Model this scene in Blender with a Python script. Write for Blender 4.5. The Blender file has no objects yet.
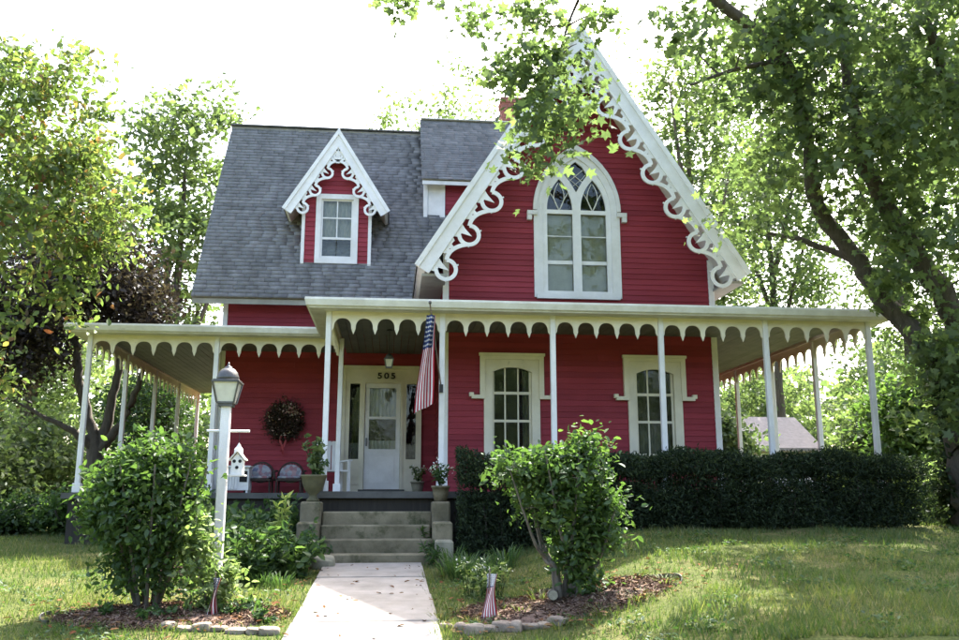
import bpy, bmesh, math, random
import numpy as np
from mathutils import Vector, Matrix
from mathutils.geometry import tessellate_polygon

# ------------------------------------------------------------------ camera, sky, sun, exposure
scn = bpy.context.scene
col = scn.collection
FPX, CX, CY, HOR, VPX = 880.0, 479.5, 320.0, 500.0, 389.0
PITCH = math.atan((HOR - CY) / FPX)
YAW = math.atan((CX - VPX) / FPX * math.cos(PITCH))
EYE = np.array([0.0, 0.0, 1.0])
FW = np.array([math.sin(YAW) * math.cos(PITCH), math.cos(YAW) * math.cos(PITCH), math.sin(PITCH)])
RT = np.array([math.cos(YAW), -math.sin(YAW), 0.0])
UP = np.cross(RT, FW)
cam = bpy.data.cameras.new('camera')
cam.sensor_width = 36.0
cam.lens = 36.0 * FPX / 959.0
cam.clip_start = 0.1
cam.clip_end = 2000.0
cam_o = bpy.data.objects.new('camera', cam)
col.objects.link(cam_o)
cam_o.location = EYE
cam_o.rotation_euler = (math.pi / 2 + PITCH, 0, -YAW)
scn.camera = cam_o

SUN_EL, SUN_AZ = math.radians(53.0), math.radians(25.0)      # azimuth from +Y towards +X
world = bpy.data.worlds.new('World')
scn.world = world
world.use_nodes = True
wn = world.node_tree.nodes
wl = world.node_tree.links
wn.clear()
sky = wn.new('ShaderNodeTexSky')
sky.sky_type = 'NISHITA'
sky.sun_disc = False
sky.sun_elevation = SUN_EL
sky.sun_rotation = SUN_AZ
sky.air_density = 1.0
sky.dust_density = 6.0
sky.ozone_density = 0.6
bg = wn.new('ShaderNodeBackground')
bg.inputs['Strength'].default_value = 0.15
wo = wn.new('ShaderNodeOutputWorld')
wl.new(sky.outputs[0], bg.inputs[0])
wl.new(bg.outputs[0], wo.inputs[0])
sun = bpy.data.lights.new('sun', 'SUN')
sun.energy = 4.0
sun.angle = math.radians(0.53)
sun.color = (1.0, 0.94, 0.84)
sun_o = bpy.data.objects.new('sun', sun)
col.objects.link(sun_o)
sd = Vector((math.sin(SUN_AZ) * math.cos(SUN_EL), math.cos(SUN_AZ) * math.cos(SUN_EL), math.sin(SUN_EL)))
sun_o.rotation_euler = sd.to_track_quat('Z', 'Y').to_euler()
sun_o.location = (10, 30, 40)
scn.view_settings.view_transform = 'Standard'
scn.view_settings.look = 'None'
scn.view_settings.gamma = 1.0
scn.view_settings.exposure = 2.6
scn.render.engine = 'CYCLES'
scn.cycles.use_denoising = True
scn.cycles.max_bounces = 8
scn.cycles.diffuse_bounces = 4
scn.cycles.glossy_bounces = 3
scn.cycles.transmission_bounces = 5
scn.cycles.transparent_max_bounces = 8
scn.cycles.caustics_reflective = False
scn.cycles.caustics_refractive = False

R = random.Random(11)
rng = np.random.default_rng(7)


def ray(x, y):
    return FW + RT * (x - CX) / FPX - UP * (y - CY) / FPX


def at(x, y, Y):
    """pixel of the photograph on the upright plane at depth Y"""
    d = ray(x, y)
    return Vector(EYE + d * ((Y - EYE[1]) / d[1]))


def sstep(a, b, x):
    t = min(1.0, max(0.0, (x - a) / (b - a)))
    return t * t * (3 - 2 * t)


def gz(x, y):
    """height of the ground: a front yard that rises gently to the house"""
    yy = min(y, 13.0)
    z = -0.6 + 0.058 * yy
    z += sstep(1.0, 3.2, x) * 0.036 * min(max(yy, 0), 12.5)
    if y > 13:
        z += (1 - sstep(1.0, 3.2, x)) * 0.026 * (min(y, 30) - 13)
    if y < 0:
        z = -0.6 + 0.02 * y
    return z


def gz_np(x, y):
    return np.array([gz(a, b) for a, b in zip(x, y)])


# ------------------------------------------------------------------ materials
def new_mat(name):
    m = bpy.data.materials.new(name)
    m.use_nodes = True
    nt = m.node_tree
    nt.nodes.clear()
    return m, nt, nt.nodes, nt.links


def mix_rgb(n, l, a, b, fac, mode='MIX'):
    x = n.new('ShaderNodeMix')
    x.data_type = 'RGBA'
    x.blend_type = mode
    for v, s in ((fac, x.inputs[0]), (a, x.inputs[6]), (b, x.inputs[7])):
        if hasattr(v, 'is_linked'):
            l.new(v, s)
        else:
            s.default_value = (*v, 1) if isinstance(v, tuple) else v
    return x.outputs[2]


def noise(n, l, scale, detail=4.0, rough=0.6, vec=None, stretch=None):
    t = n.new('ShaderNodeTexNoise')
    t.inputs['Scale'].default_value = scale
    t.inputs['Detail'].default_value = detail
    t.inputs['Roughness'].default_value = rough
    g = n.new('ShaderNodeNewGeometry')
    v = g.outputs['Position']
    if stretch:
        mp = n.new('ShaderNodeMapping')
        mp.inputs['Scale'].default_value = stretch
        l.new(v, mp.inputs[0])
        v = mp.outputs[0]
    l.new(v, t.inputs['Vector'])
    return t.outputs['Fac']


def ramp(n, l, fac, stops):
    r = n.new('ShaderNodeValToRGB')
    cr = r.color_ramp
    while len(cr.elements) < len(stops):
        cr.elements.new(0.5)
    for e, (p, c) in zip(cr.elements, stops):
        e.position = p
        e.color = (*c, 1) if len(c) == 3 else c
    l.new(fac, r.inputs[0])
    return r.outputs[0]


def mat(name, c, rough=0.6, c2=None, scale=3.0, bump=0.0, bscale=40.0, stretch=None, metallic=0.0, objvar=0.0, spec=0.4, lo=0.35, hi=0.7, stain=None):
    """paint / stone / wood: base colour broken up by noise, fine relief, optional per-object variation"""
    m, nt, n, l = new_mat(name)
    p = n.new('ShaderNodeBsdfPrincipled')
    o = n.new('ShaderNodeOutputMaterial')
    l.new(p.outputs[0], o.inputs[0])
    p.inputs['Roughness'].default_value = rough
    p.inputs['Metallic'].default_value = metallic
    p.inputs['Specular IOR Level'].default_value = spec
    c2 = c2 or tuple(v * 0.8 for v in c)
    f = noise(n, l, scale, 6.0, 0.65, stretch=stretch)
    out = ramp(n, l, f, [(lo, c), (hi, c2)])
    if stain:
        f2 = noise(n, l, stain[1], 8.0, 0.7, stretch=stain[3] if len(stain) > 3 else None)
        r2 = ramp(n, l, f2, [(stain[2], (0, 0, 0)), (min(1, stain[2] + 0.15), (1, 1, 1))])
        out = mix_rgb(n, l, out, stain[0], r2)
    if objvar:
        oi = n.new('ShaderNodeObjectInfo')
        mr = n.new('ShaderNodeMapRange')
        mr.inputs[3].default_value = 1 - objvar
        mr.inputs[4].default_value = 1 + objvar
        l.new(oi.outputs['Random'], mr.inputs[0])
        hs = n.new('ShaderNodeHueSaturation')
        l.new(mr.outputs[0], hs.inputs['Value'])
        l.new(out, hs.inputs['Color'])
        out = hs.outputs[0]
    l.new(out, p.inputs['Base Color'])
    if bump:
        b = n.new('ShaderNodeBump')
        b.inputs['Strength'].default_value = bump
        b.inputs['Distance'].default_value = 0.01
        l.new(noise(n, l, bscale, 5.0, 0.7, stretch=stretch), b.inputs['Height'])
        l.new(b.outputs[0], p.inputs['Normal'])
    return m


def leaf_mat(name, stops, trans=0.45, gloss=0.02, bright=1.75):
    """leaf: diffuse + light shining through; the colour varies from leaf to leaf"""
    m, nt, n, l = new_mat(name)
    at_ = n.new('ShaderNodeAttribute')
    at_.attribute_name = 'rnd'
    c = ramp(n, l, at_.outputs['Fac'], stops)
    d = n.new('ShaderNodeBsdfDiffuse')
    t = n.new('ShaderNodeBsdfTranslucent')
    g = n.new('ShaderNodeBsdfGlossy')
    g.inputs['Roughness'].default_value = 0.5
    g.inputs['Color'].default_value = (0.9, 0.95, 1, 1)
    l.new(c, d.inputs[0])
    tc = mix_rgb(n, l, c, (bright * 0.88, bright, bright * 0.62), 1.0, 'MULTIPLY')
    l.new(tc, t.inputs[0])
    m1 = n.new('ShaderNodeMixShader')
    m1.inputs[0].default_value = trans
    l.new(d.outputs[0], m1.inputs[1])
    l.new(t.outputs[0], m1.inputs[2])
    m2 = n.new('ShaderNodeMixShader')
    m2.inputs[0].default_value = gloss
    l.new(m1.outputs[0], m2.inputs[1])
    l.new(g.outputs[0], m2.inputs[2])
    o = n.new('ShaderNodeOutputMaterial')
    l.new(m2.outputs[0], o.inputs[0])
    return m


def glass_mat(name, tint=(0.9, 0.93, 0.92), fac=0.10):
    m, nt, n, l = new_mat(name)
    tr = n.new('ShaderNodeBsdfTransparent')
    tr.inputs[0].default_value = (*tint, 1)
    g = n.new('ShaderNodeBsdfGlossy')
    g.inputs['Roughness'].default_value = 0.02
    b = n.new('ShaderNodeBump')
    b.inputs['Strength'].default_value = 0.12
    b.inputs['Distance'].default_value = 0.02
    l.new(noise(n, l, 5.0, 2.0), b.inputs['Height'])
    l.new(b.outputs[0], g.inputs['Normal'])
    fr = n.new('ShaderNodeFresnel')
    fr.inputs['IOR'].default_value = 1.5
    ad = n.new('ShaderNodeMath')
    ad.inputs[1].default_value = fac
    l.new(fr.outputs[0], ad.inputs[0])
    mx = n.new('ShaderNodeMixShader')
    l.new(ad.outputs[0], mx.inputs[0])
    l.new(tr.outputs[0], mx.inputs[1])
    l.new(g.outputs[0], mx.inputs[2])
    o = n.new('ShaderNodeOutputMaterial')
    l.new(mx.outputs[0], o.inputs[0])
    return m


def grass_ground():
    m, nt, n, l = new_mat('lawn_ground')
    p = n.new('ShaderNodeBsdfPrincipled')
    p.inputs['Roughness'].default_value = 0.95
    p.inputs['Specular IOR Level'].default_value = 0.1
    a = ramp(n, l, noise(n, l, 1.1, 7, 0.7), [(0.3, (0.055, 0.085, 0.022)), (0.5, (0.105, 0.125, 0.035)), (0.68, (0.19, 0.165, 0.07))])
    b = ramp(n, l, noise(n, l, 26, 5, 0.75), [(0.3, (0.35, 0.35, 0.35)), (0.7, (1.3, 1.3, 1.3))])
    c = mix_rgb(n, l, a, b, 1.0, 'MULTIPLY')
    l.new(c, p.inputs['Base Color'])
    bp = n.new('ShaderNodeBump')
    bp.inputs['Strength'].default_value = 0.8
    bp.inputs['Distance'].default_value = 0.03
    l.new(noise(n, l, 60, 4, 0.8), bp.inputs['Height'])
    l.new(bp.outputs[0], p.inputs['Normal'])
    o = n.new('ShaderNodeOutputMaterial')
    l.new(p.outputs[0], o.inputs[0])
    return m


M = {}
M['lawn'] = grass_ground()
M['red'] = mat('red_paint', (0.290, 0.042, 0.058), 0.65, (0.235, 0.031, 0.044), 1.3, 0.4, 60, stretch=(0.6, 1, 1.6), objvar=0.13, spec=0.2, stain=((0.17, 0.025, 0.032), 2.6, 0.66, (2.5, 1, 0.5)))
M['white'] = mat('white_paint', (0.80, 0.79, 0.78), 0.6, (0.66, 0.65, 0.62), 2.6, 0.5, 45, objvar=0.04, stain=((0.40, 0.38, 0.33), 4.5, 0.64))
M['cream'] = mat('cream_paint', (0.76, 0.71, 0.57), 0.6, (0.62, 0.58, 0.45), 2.2, 0.4, 45, objvar=0.05, stain=((0.36, 0.34, 0.25), 5.0, 0.64))
M['gutter'] = mat('weathered_white_gutter', (0.70, 0.69, 0.63), 0.5, (0.52, 0.50, 0.43), 3.0, 0.2, 40, stain=((0.26, 0.24, 0.19), 5.0, 0.63, (0.6, 0.6, 2)))
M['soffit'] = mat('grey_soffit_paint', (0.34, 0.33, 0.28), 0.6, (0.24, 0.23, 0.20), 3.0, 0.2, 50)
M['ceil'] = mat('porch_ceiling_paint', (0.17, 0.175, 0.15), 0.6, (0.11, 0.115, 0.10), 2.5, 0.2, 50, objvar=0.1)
M['roofing'] = mat('porch_roofing', (0.17, 0.17, 0.17), 0.8, (0.11, 0.11, 0.11), 3.0, 0.4, 60)
M['glass'] = glass_mat('window_glass', (0.90, 0.93, 0.91), -0.01)
M['lampglass'] = mat('frosted_lamp_glass', (0.62, 0.62, 0.55), 0.25, (0.5, 0.5, 0.44), 6.0, spec=0.6)
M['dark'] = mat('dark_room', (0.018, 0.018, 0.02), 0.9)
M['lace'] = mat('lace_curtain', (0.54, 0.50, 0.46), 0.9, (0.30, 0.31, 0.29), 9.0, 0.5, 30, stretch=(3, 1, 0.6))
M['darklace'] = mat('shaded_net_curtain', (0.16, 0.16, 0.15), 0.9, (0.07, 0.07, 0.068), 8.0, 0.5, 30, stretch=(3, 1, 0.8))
M['blind'] = mat('linen_blind', (0.55, 0.53, 0.44), 0.9, (0.42, 0.41, 0.35), 5.0, 0.3, 60)
M['blackiron'] = mat('black_iron', (0.02, 0.02, 0.022), 0.45, (0.035, 0.033, 0.03), 8.0, 0.2, 60, metallic=0.3)
M['bronze'] = mat('weathered_grey_metal', (0.12, 0.12, 0.12), 0.4, (0.07, 0.068, 0.06), 8.0, 0.2, 50, metallic=0.5)
M['concrete'] = mat('old_concrete', (0.29, 0.27, 0.245), 0.9, (0.19, 0.175, 0.155), 3.0, 0.5, 90, stain=((0.16, 0.14, 0.11), 2.2, 0.67), objvar=0.05)
M['stone'] = mat('mossy_step_stone', (0.22, 0.19, 0.125), 0.9, (0.10, 0.088, 0.052), 3.0, 0.7, 50, stain=((0.05, 0.055, 0.022), 3.4, 0.52), objvar=0.15)
M['palestone'] = mat('pale_stone', (0.29, 0.27, 0.20), 0.9, (0.16, 0.155, 0.105), 5.0, 0.8, 40, stain=((0.10, 0.12, 0.05), 5, 0.62), objvar=0.15)
M['rock'] = mat('edging_rock', (0.30, 0.25, 0.19), 0.9, (0.17, 0.13, 0.10), 6.0, 0.9, 30, objvar=0.2)
M['porchgrey'] = mat('porch_floor_paint', (0.085, 0.085, 0.08), 0.6, (0.05, 0.048, 0.044), 4.0, 0.3, 50)
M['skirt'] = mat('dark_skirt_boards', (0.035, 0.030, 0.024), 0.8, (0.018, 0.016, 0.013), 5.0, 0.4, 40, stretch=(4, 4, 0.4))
M['l_chips'] = leaf_mat('mulch_chips', [(0.0, (0.07, 0.045, 0.033)), (0.5, (0.15, 0.095, 0.068)), (0.85, (0.23, 0.16, 0.11)), (1.0, (0.32, 0.26, 0.18))], 0.0, 0.0)
M['mulch'] = mat('bark_mulch', (0.16, 0.10, 0.072), 0.95, (0.09, 0.058, 0.044), 14.0, 1.0, 60, stain=((0.26, 0.17, 0.11), 9, 0.6))
M['bark'] = mat('tree_bark', (0.10, 0.085, 0.068), 0.95, (0.045, 0.038, 0.03), 6.0, 1.0, 18, stretch=(3, 3, 0.6))
M['palebark'] = mat('pale_tree_bark', (0.17, 0.15, 0.12), 0.95, (0.08, 0.07, 0.055), 6.0, 1.0, 18, stretch=(3, 3, 0.6))
M['brick'] = mat('chimney_brick', (0.24, 0.10, 0.085), 0.9, (0.18, 0.07, 0.06), 9.0, 0.5, 60, objvar=0.15)
M['mortar'] = mat('mortar', (0.36, 0.33, 0.29), 0.95)
M['terracotta'] = mat('olive_glazed_pot', (0.13, 0.12, 0.06), 0.8, (0.07, 0.065, 0.035), 6.0, 0.3, 40)
M['wicker'] = mat('dark_wicker', (0.05, 0.03, 0.022), 0.7, (0.025, 0.015, 0.012), 30.0, 0.9, 90)
M['farroof'] = mat('pale_garage_shingle', (0.30, 0.265, 0.25), 0.9, (0.22, 0.19, 0.18), 6.0, 0.3, 30)
M['farwall'] = mat('pale_garage_wall', (0.55, 0.52, 0.47), 0.8)
M['wood'] = mat('grey_wood', (0.20, 0.15, 0.11), 0.8, (0.12, 0.09, 0.065), 8, 0.4, 40)
M['ribbon'] = mat('red_ribbon', (0.30, 0.03, 0.035), 0.5)
M['wreathleaf'] = leaf_mat('wreath_twigs', [(0.0, (0.03, 0.022, 0.014)), (0.6, (0.06, 0.045, 0.026)), (1.0, (0.10, 0.045, 0.04))], 0.1)
M['wreathflower'] = leaf_mat('wreath_flowers', [(0.0, (0.32, 0.07, 0.07)), (0.5, (0.45, 0.30, 0.25)), (1.0, (0.35, 0.33, 0.2))], 0.1)
M['flagred'] = mat('flag_red', (0.36, 0.022, 0.04), 0.8, spec=0.15)
M['flagwhite'] = mat('flag_white', (0.72, 0.70, 0.68), 0.8, spec=0.15)
M['flagblue'] = mat('flag_blue', (0.035, 0.05, 0.14), 0.8, spec=0.15)
M['house_number'] = mat('black_number', (0.012, 0.012, 0.012), 0.5)


def shingle_mat():
    m, nt, n, l = new_mat('asphalt_shingle')
    p = n.new('ShaderNodeBsdfPrincipled')
    p.inputs['Roughness'].default_value = 0.9
    p.inputs['Specular IOR Level'].default_value = 0.15
    a_ = n.new('ShaderNodeAttribute')
    a_.attribute_name = 'rnd'
    c = ramp(n, l, a_.outputs['Fac'], [(0.0, (0.15, 0.154, 0.162)), (0.5, (0.19, 0.194, 0.203)), (1.0, (0.235, 0.238, 0.248))])
    st = ramp(n, l, noise(n, l, 1.4, 6, 0.7, stretch=(2.2, 1, 0.28)), [(0.36, (1.08, 1.08, 1.08)), (0.70, (0.72, 0.71, 0.70))])
    c = mix_rgb(n, l, c, st, 1.0, 'MULTIPLY')
    gr = ramp(n, l, noise(n, l, 90, 3, 0.7), [(0.3, (0.75, 0.75, 0.75)), (0.7, (1.2, 1.2, 1.2))])
    c = mix_rgb(n, l, c, gr, 1.0, 'MULTIPLY')
    l.new(c, p.inputs['Base Color'])
    o = n.new('ShaderNodeOutputMaterial')
    l.new(p.outputs[0], o.inputs[0])
    return m


M['shingle'] = shingle_mat()


def floral_mat():
    m, nt, n, l = new_mat('floral_cushion')
    p = n.new('ShaderNodeBsdfPrincipled')
    p.inputs['Roughness'].default_value = 0.9
    v = n.new('ShaderNodeTexVoronoi')
    v.inputs['Scale'].default_value = 16
    g = n.new('ShaderNodeNewGeometry')
    l.new(g.outputs['Position'], v.inputs['Vector'])
    c = ramp(n, l, v.outputs['Color'], [(0.0, (0.06, 0.08, 0.16)), (0.30, (0.34, 0.34, 0.36)), (0.55, (0.20, 0.21, 0.25)), (0.75, (0.30, 0.12, 0.14)), (1.0, (0.44, 0.44, 0.44))])
    l.new(c, p.inputs['Base Color'])
    o = n.new('ShaderNodeOutputMaterial')
    l.new(p.outputs[0], o.inputs[0])
    return m


M['floral'] = floral_mat()
M['l_maple'] = leaf_mat('maple_leaves', [(0.0, (0.055, 0.078, 0.036)), (0.5, (0.080, 0.112, 0.048)), (0.85, (0.115, 0.150, 0.058)), (1.0, (0.18, 0.205, 0.07))], 0.56)
M['l_light'] = leaf_mat('light_green_leaves', [(0.0, (0.065, 0.095, 0.04)), (0.5, (0.098, 0.135, 0.056)), (1.0, (0.15, 0.185, 0.075))], 0.42)
M['l_crab'] = leaf_mat('crabapple_leaves', [(0.0, (0.055, 0.040, 0.030)), (0.18, (0.07, 0.105, 0.032)), (0.45, (0.105, 0.145, 0.045)), (0.75, (0.15, 0.175, 0.055)), (0.88, (0.19, 0.13, 0.05)), (1.0, (0.24, 0.075, 0.045))], 0.46)
M['l_purple'] = leaf_mat('purple_plum_leaves', [(0.0, (0.022, 0.018, 0.016)), (0.6, (0.042, 0.032, 0.028)), (1.0, (0.08, 0.062, 0.05))], 0.3, bright=1.3)
M['l_dark'] = leaf_mat('dark_green_leaves', [(0.0, (0.022, 0.042, 0.014)), (0.6, (0.036, 0.065, 0.02)), (1.0, (0.06, 0.095, 0.03))], 0.32)
M['l_yew'] = leaf_mat('yew_needles', [(0.0, (0.016, 0.026, 0.013)), (0.6, (0.030, 0.046, 0.022)), (1.0, (0.075, 0.10, 0.045))], 0.25, 0.01)
M['l_bush'] = leaf_mat('shrub_leaves', [(0.0, (0.035, 0.065, 0.02)), (0.55, (0.06, 0.105, 0.028)), (1.0, (0.105, 0.16, 0.04))], 0.45, 0.025)
M['l_pale'] = leaf_mat('pale_variegated_leaves', [(0.0, (0.08, 0.13, 0.04)), (0.6, (0.16, 0.21, 0.08)), (1.0, (0.34, 0.38, 0.2))], 0.42)
M['l_weed'] = leaf_mat('weed_leaves', [(0.0, (0.03, 0.06, 0.02)), (0.6, (0.055, 0.10, 0.03)), (1.0, (0.10, 0.15, 0.045))], 0.4)
M['l_gold'] = leaf_mat('goldenrod', [(0.0, (0.18, 0.24, 0.07)), (1.0, (0.36, 0.40, 0.15))], 0.4)
M['l_white'] = leaf_mat('white_flowers', [(0.0, (0.5, 0.5, 0.48)), (1.0, (0.75, 0.75, 0.72))], 0.3)
M['l_grass'] = leaf_mat('grass_blades', [(0.0, (0.045, 0.085, 0.018)), (0.40, (0.095, 0.125, 0.032)), (0.75, (0.17, 0.165, 0.06)), (1.0, (0.28, 0.23, 0.12))], 0.4, 0.02)
M['l_fallen'] = leaf_mat('fallen_leaves', [(0.0, (0.10, 0.045, 0.025)), (0.6, (0.15, 0.085, 0.045)), (1.0, (0.20, 0.14, 0.075))], 0.1, 0.0)


# ------------------------------------------------------------------ object helpers
def tag(o, label=None, cat=None, group=None, kind=None):
    if label: o['label'] = label
    if cat: o['category'] = cat
    if group: o['group'] = group
    if kind: o['kind'] = kind
    return o


def empty(name, loc, label=None, cat=None, group=None, rz=0.0):
    o = bpy.data.objects.new(name, None)
    o.empty_display_size = 0.2
    col.objects.link(o)
    o.location = loc
    o.rotation_euler = (0, 0, rz)
    return tag(o, label, cat, group)


def world_of(o):
    m = Matrix.LocRotScale(o.location, o.rotation_euler, o.scale)
    if o.parent:
        return world_of(o.parent) @ o.matrix_parent_inverse @ m
    return m


def adopt(o, parent):
    """parent o while keeping the world place its coordinates were written in"""
    o.parent = parent
    o.matrix_parent_inverse = world_of(parent).inverted()


class MB:
    def __init__(s):
        s.v, s.f, s.m, s.cur = [], [], [], 0

    def box(s, x0, x1, y0, y1, z0, z1):
        b = len(s.v)
        s.v += [(x0, y0, z0), (x1, y0, z0), (x1, y1, z0), (x0, y1, z0), (x0, y0, z1), (x1, y0, z1), (x1, y1, z1), (x0, y1, z1)]
        s.add([(0, 3, 2, 1), (4, 5, 6, 7), (0, 1, 5, 4), (1, 2, 6, 5), (2, 3, 7, 6), (3, 0, 4, 7)], b)
        return s

    def add(s, faces, b):
        for f in faces:
            s.f.append(tuple(b + i for i in f))
            s.m.append(s.cur)

    def obox(s, c, hx, hy, hz, ax, ay, az):
        """box about centre c with half sizes along unit axes"""
        b = len(s.v)
        c, ax, ay, az = Vector(c), Vector(ax), Vector(ay), Vector(az)
        for sz in (-1, 1):
            for sx, sy in ((-1, -1), (1, -1), (1, 1), (-1, 1)):
                s.v.append(tuple(c + ax * hx * sx + ay * hy * sy + az * hz * sz))
        s.add([(0, 3, 2, 1), (4, 5, 6, 7), (0, 1, 5, 4), (1, 2, 6, 5), (2, 3, 7, 6), (3, 0, 4, 7)], b)
        return s

    def prism(s, outer, holes, fn):
        """extruded outline with holes; fn(u, v, k) gives the point of side k (0 front, 1 back)"""
        loops = [outer] + list(holes)
        tri = tessellate_polygon([[Vector((u, v, 0)) for u, v in lp] for lp in loops])
        flat = [p for lp in loops for p in lp]
        b, N = len(s.v), len(flat)
        for k in (0, 1):
            s.v += [tuple(fn(u, v, k)) for u, v in flat]
        for t in tri:
            s.f.append(tuple(b + i for i in t)); s.m.append(s.cur)
            s.f.append(tuple(b + N + i for i in reversed(t))); s.m.append(s.cur)
        o = 0
        for lp in loops:
            k = len(lp)
            for i in range(k):
                j = (i + 1) % k
                s.f.append((b + o + i, b + o + j, b + N + o + j, b + N + o + i)); s.m.append(s.cur)
            o += k
        return s

    def tube(s, pts, rad, n=8, caps=True):
        pts = [Vector(p) for p in pts]
        if not hasattr(rad, '__len__'):
            rad = [rad] * len(pts)
        b = len(s.v)
        ref = Vector((0.31, 0.17, 0.93))
        for i, p in enumerate(pts):
            d = (pts[min(i + 1, len(pts) - 1)] - pts[max(i - 1, 0)]).normalized()
            if abs(d.dot(ref)) > 0.97:
                a = Vector((1, 0, 0)).cross(d).normalized()
            else:
                a = ref.cross(d).normalized()
            c = d.cross(a)
            for k in range(n):
                t = 2 * math.pi * k / n
                s.v.append(tuple(p + (a * math.cos(t) + c * math.sin(t)) * rad[i]))
        for i in range(len(pts) - 1):
            for k in range(n):
                k2 = (k + 1) % n
                s.f.append((b + i * n + k, b + i * n + k2, b + (i + 1) * n + k2, b + (i + 1) * n + k)); s.m.append(s.cur)
        if caps:
            s.f.append(tuple(b + k for k in reversed(range(n)))); s.m.append(s.cur)
            s.f.append(tuple(b + (len(pts) - 1) * n + k for k in range(n))); s.m.append(s.cur)
        return s

    def lathe(s, prof, c=(0, 0, 0), n=20, sq=False):
        b = len(s.v)
        ph = math.pi / n if sq else 0
        for r, z in prof:
            for k in range(n):
                t = 2 * math.pi * k / n + ph
                s.v.append((c[0] + r * math.cos(t), c[1] + r * math.sin(t), c[2] + z))
        for i in range(len(prof) - 1):
            for k in range(n):
                k2 = (k + 1) % n
                s.f.append((b + i * n + k, b + i * n + k2, b + (i + 1) * n + k2, b + (i + 1) * n + k)); s.m.append(s.cur)
        s.f.append(tuple(b + k for k in reversed(range(n)))); s.m.append(s.cur)
        s.f.append(tuple(b + (len(prof) - 1) * n + k for k in range(n))); s.m.append(s.cur)
        return s

    def mesh(s, name, mats, smooth=False, bevel=0.0):
        me = bpy.data.meshes.new(name)
        me.from_pydata([tuple(v) for v in s.v], [], s.f)
        mats = mats if isinstance(mats, (list, tuple)) else [mats]
        for m in mats:
            me.materials.append(m)
        if len(mats) > 1:
            me.polygons.foreach_set('material_index', s.m)
        bm = bmesh.new()
        bm.from_mesh(me)
        bmesh.ops.recalc_face_normals(bm, faces=bm.faces)
        if bevel:
            bmesh.ops.bevel(bm, geom=[e for e in bm.edges if len(e.link_faces) == 2 and e.calc_face_angle(0) > 0.5], offset=bevel, segments=1, affect='EDGES', clamp_overlap=True)
        bm.to_mesh(me)
        bm.free()
        if smooth:
            me.polygons.foreach_set('use_smooth', [True] * len(me.polygons))
        me.update()
        return me

    def build(s, name, mats, parent=None, smooth=False, local=False, bevel=0.0):
        o = bpy.data.objects.new(name, s.mesh(name, mats, smooth, bevel))
        col.objects.link(o)
        if parent:
            if local:
                o.parent = parent
            else:
                adopt(o, parent)
        return o


def link_mesh(name, me, parent=None, loc=(0, 0, 0), scale=(1, 1, 1), rot=(0, 0, 0), local=False):
    o = bpy.data.objects.new(name, me)
    col.objects.link(o)
    o.location = loc
    o.scale = scale
    o.rotation_euler = rot
    if parent:
        if local:
            o.parent = parent
        else:
            adopt(o, parent)
    return o


# ---- leaf clouds
def tm_kite():
    return np.array([[0, 0, 0], [0.45, 0.30, 0.10], [1, 0, -0.06], [0.45, -0.30, 0.10]], float), [(0, 1, 2), (0, 2, 3)]


def tm_long():
    return np.array([[0, 0, 0], [0.5, 0.13, 0.06], [1, 0, -0.22], [0.5, -0.13, 0.06]], float), [(0, 1, 2), (0, 2, 3)]


def tm_oval():
    return np.array([[0, 0, 0], [0.28, 0.25, 0.07], [0.68, 0.22, 0.03], [1, 0, -0.10], [0.68, -0.22, 0.03], [0.28, -0.25, 0.07]], float), [(0, 1, 2), (0, 2, 3), (0, 3, 4), (0, 4, 5)]


def tm_maple():
    out = [(0, 0), (0.12, 0.42), (0.28, 0.22), (0.62, 0.52), (0.62, 0.16), (1, 0), (0.62, -0.16), (0.62, -0.52), (0.28, -0.22), (0.12, -0.42)]
    v = [[x, y, 0.10 * abs(y) * 2 - 0.08 * x] for x, y in out] + [[0.4, 0, 0.0]]
    return np.array(v, float), [(i, (i + 1) % 10, 10) for i in range(10)]


TM = {'kite': tm_kite(), 'long': tm_long(), 'oval': tm_oval(), 'maple': tm_maple()}


def raw_mesh(name, V, F, mt, rnd=None, smooth=False):
    me = bpy.data.meshes.new(name)
    k = F.shape[1]
    me.vertices.add(len(V))
    me.vertices.foreach_set('co', V.astype(np.float32).ravel())
    me.loops.add(F.size)
    me.loops.foreach_set('vertex_index', F.astype(np.int32).ravel())
    me.polygons.add(len(F))
    me.polygons.foreach_set('loop_start', (np.arange(len(F)) * k).astype(np.int32))
    if smooth:
        me.polygons.foreach_set('use_smooth', np.ones(len(F), bool))
    if rnd is not None:
        a = me.attributes.new('rnd', 'FLOAT', 'POINT')
        a.data.foreach_set('value', rnd.astype(np.float32))
    me.materials.append(mt)
    me.update(calc_edges=True)
    return me


def leaf_mesh(name, P, size, tmpl, mt, g, up=0.5, sv=0.48, rnd=None, direction=None, droop=0.0):
    tv, tf = TM[tmpl]
    N = len(P)
    nrm = g.normal(size=(N, 3))
    nrm[:, 2] += up * 2
    nrm /= np.linalg.norm(nrm, axis=1)[:, None] + 1e-9
    d = g.normal(size=(N, 3)) if direction is None else direction + g.normal(size=(N, 3)) * 0.5
    d[:, 2] -= droop
    t = d - nrm * (d * nrm).sum(1)[:, None]
    t /= np.linalg.norm(t, axis=1)[:, None] + 1e-9
    b = np.cross(nrm, t)
    s = size * (1 + sv * g.uniform(-1, 1, N))
    V = P[:, None, :] + s[:, None, None] * (tv[None, :, 0, None] * t[:, None, :] + tv[None, :, 1, None] * b[:, None, :] + tv[None, :, 2, None] * nrm[:, None, :])
    F = (np.arange(N)[:, None, None] * len(tv) + np.array(tf)[None]).reshape(-1, 3)
    if rnd is None:
        rnd = g.uniform(0, 1, N)
    return raw_mesh(name, V.reshape(-1, 3), F, mt, np.repeat(rnd, len(tv)))


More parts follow.
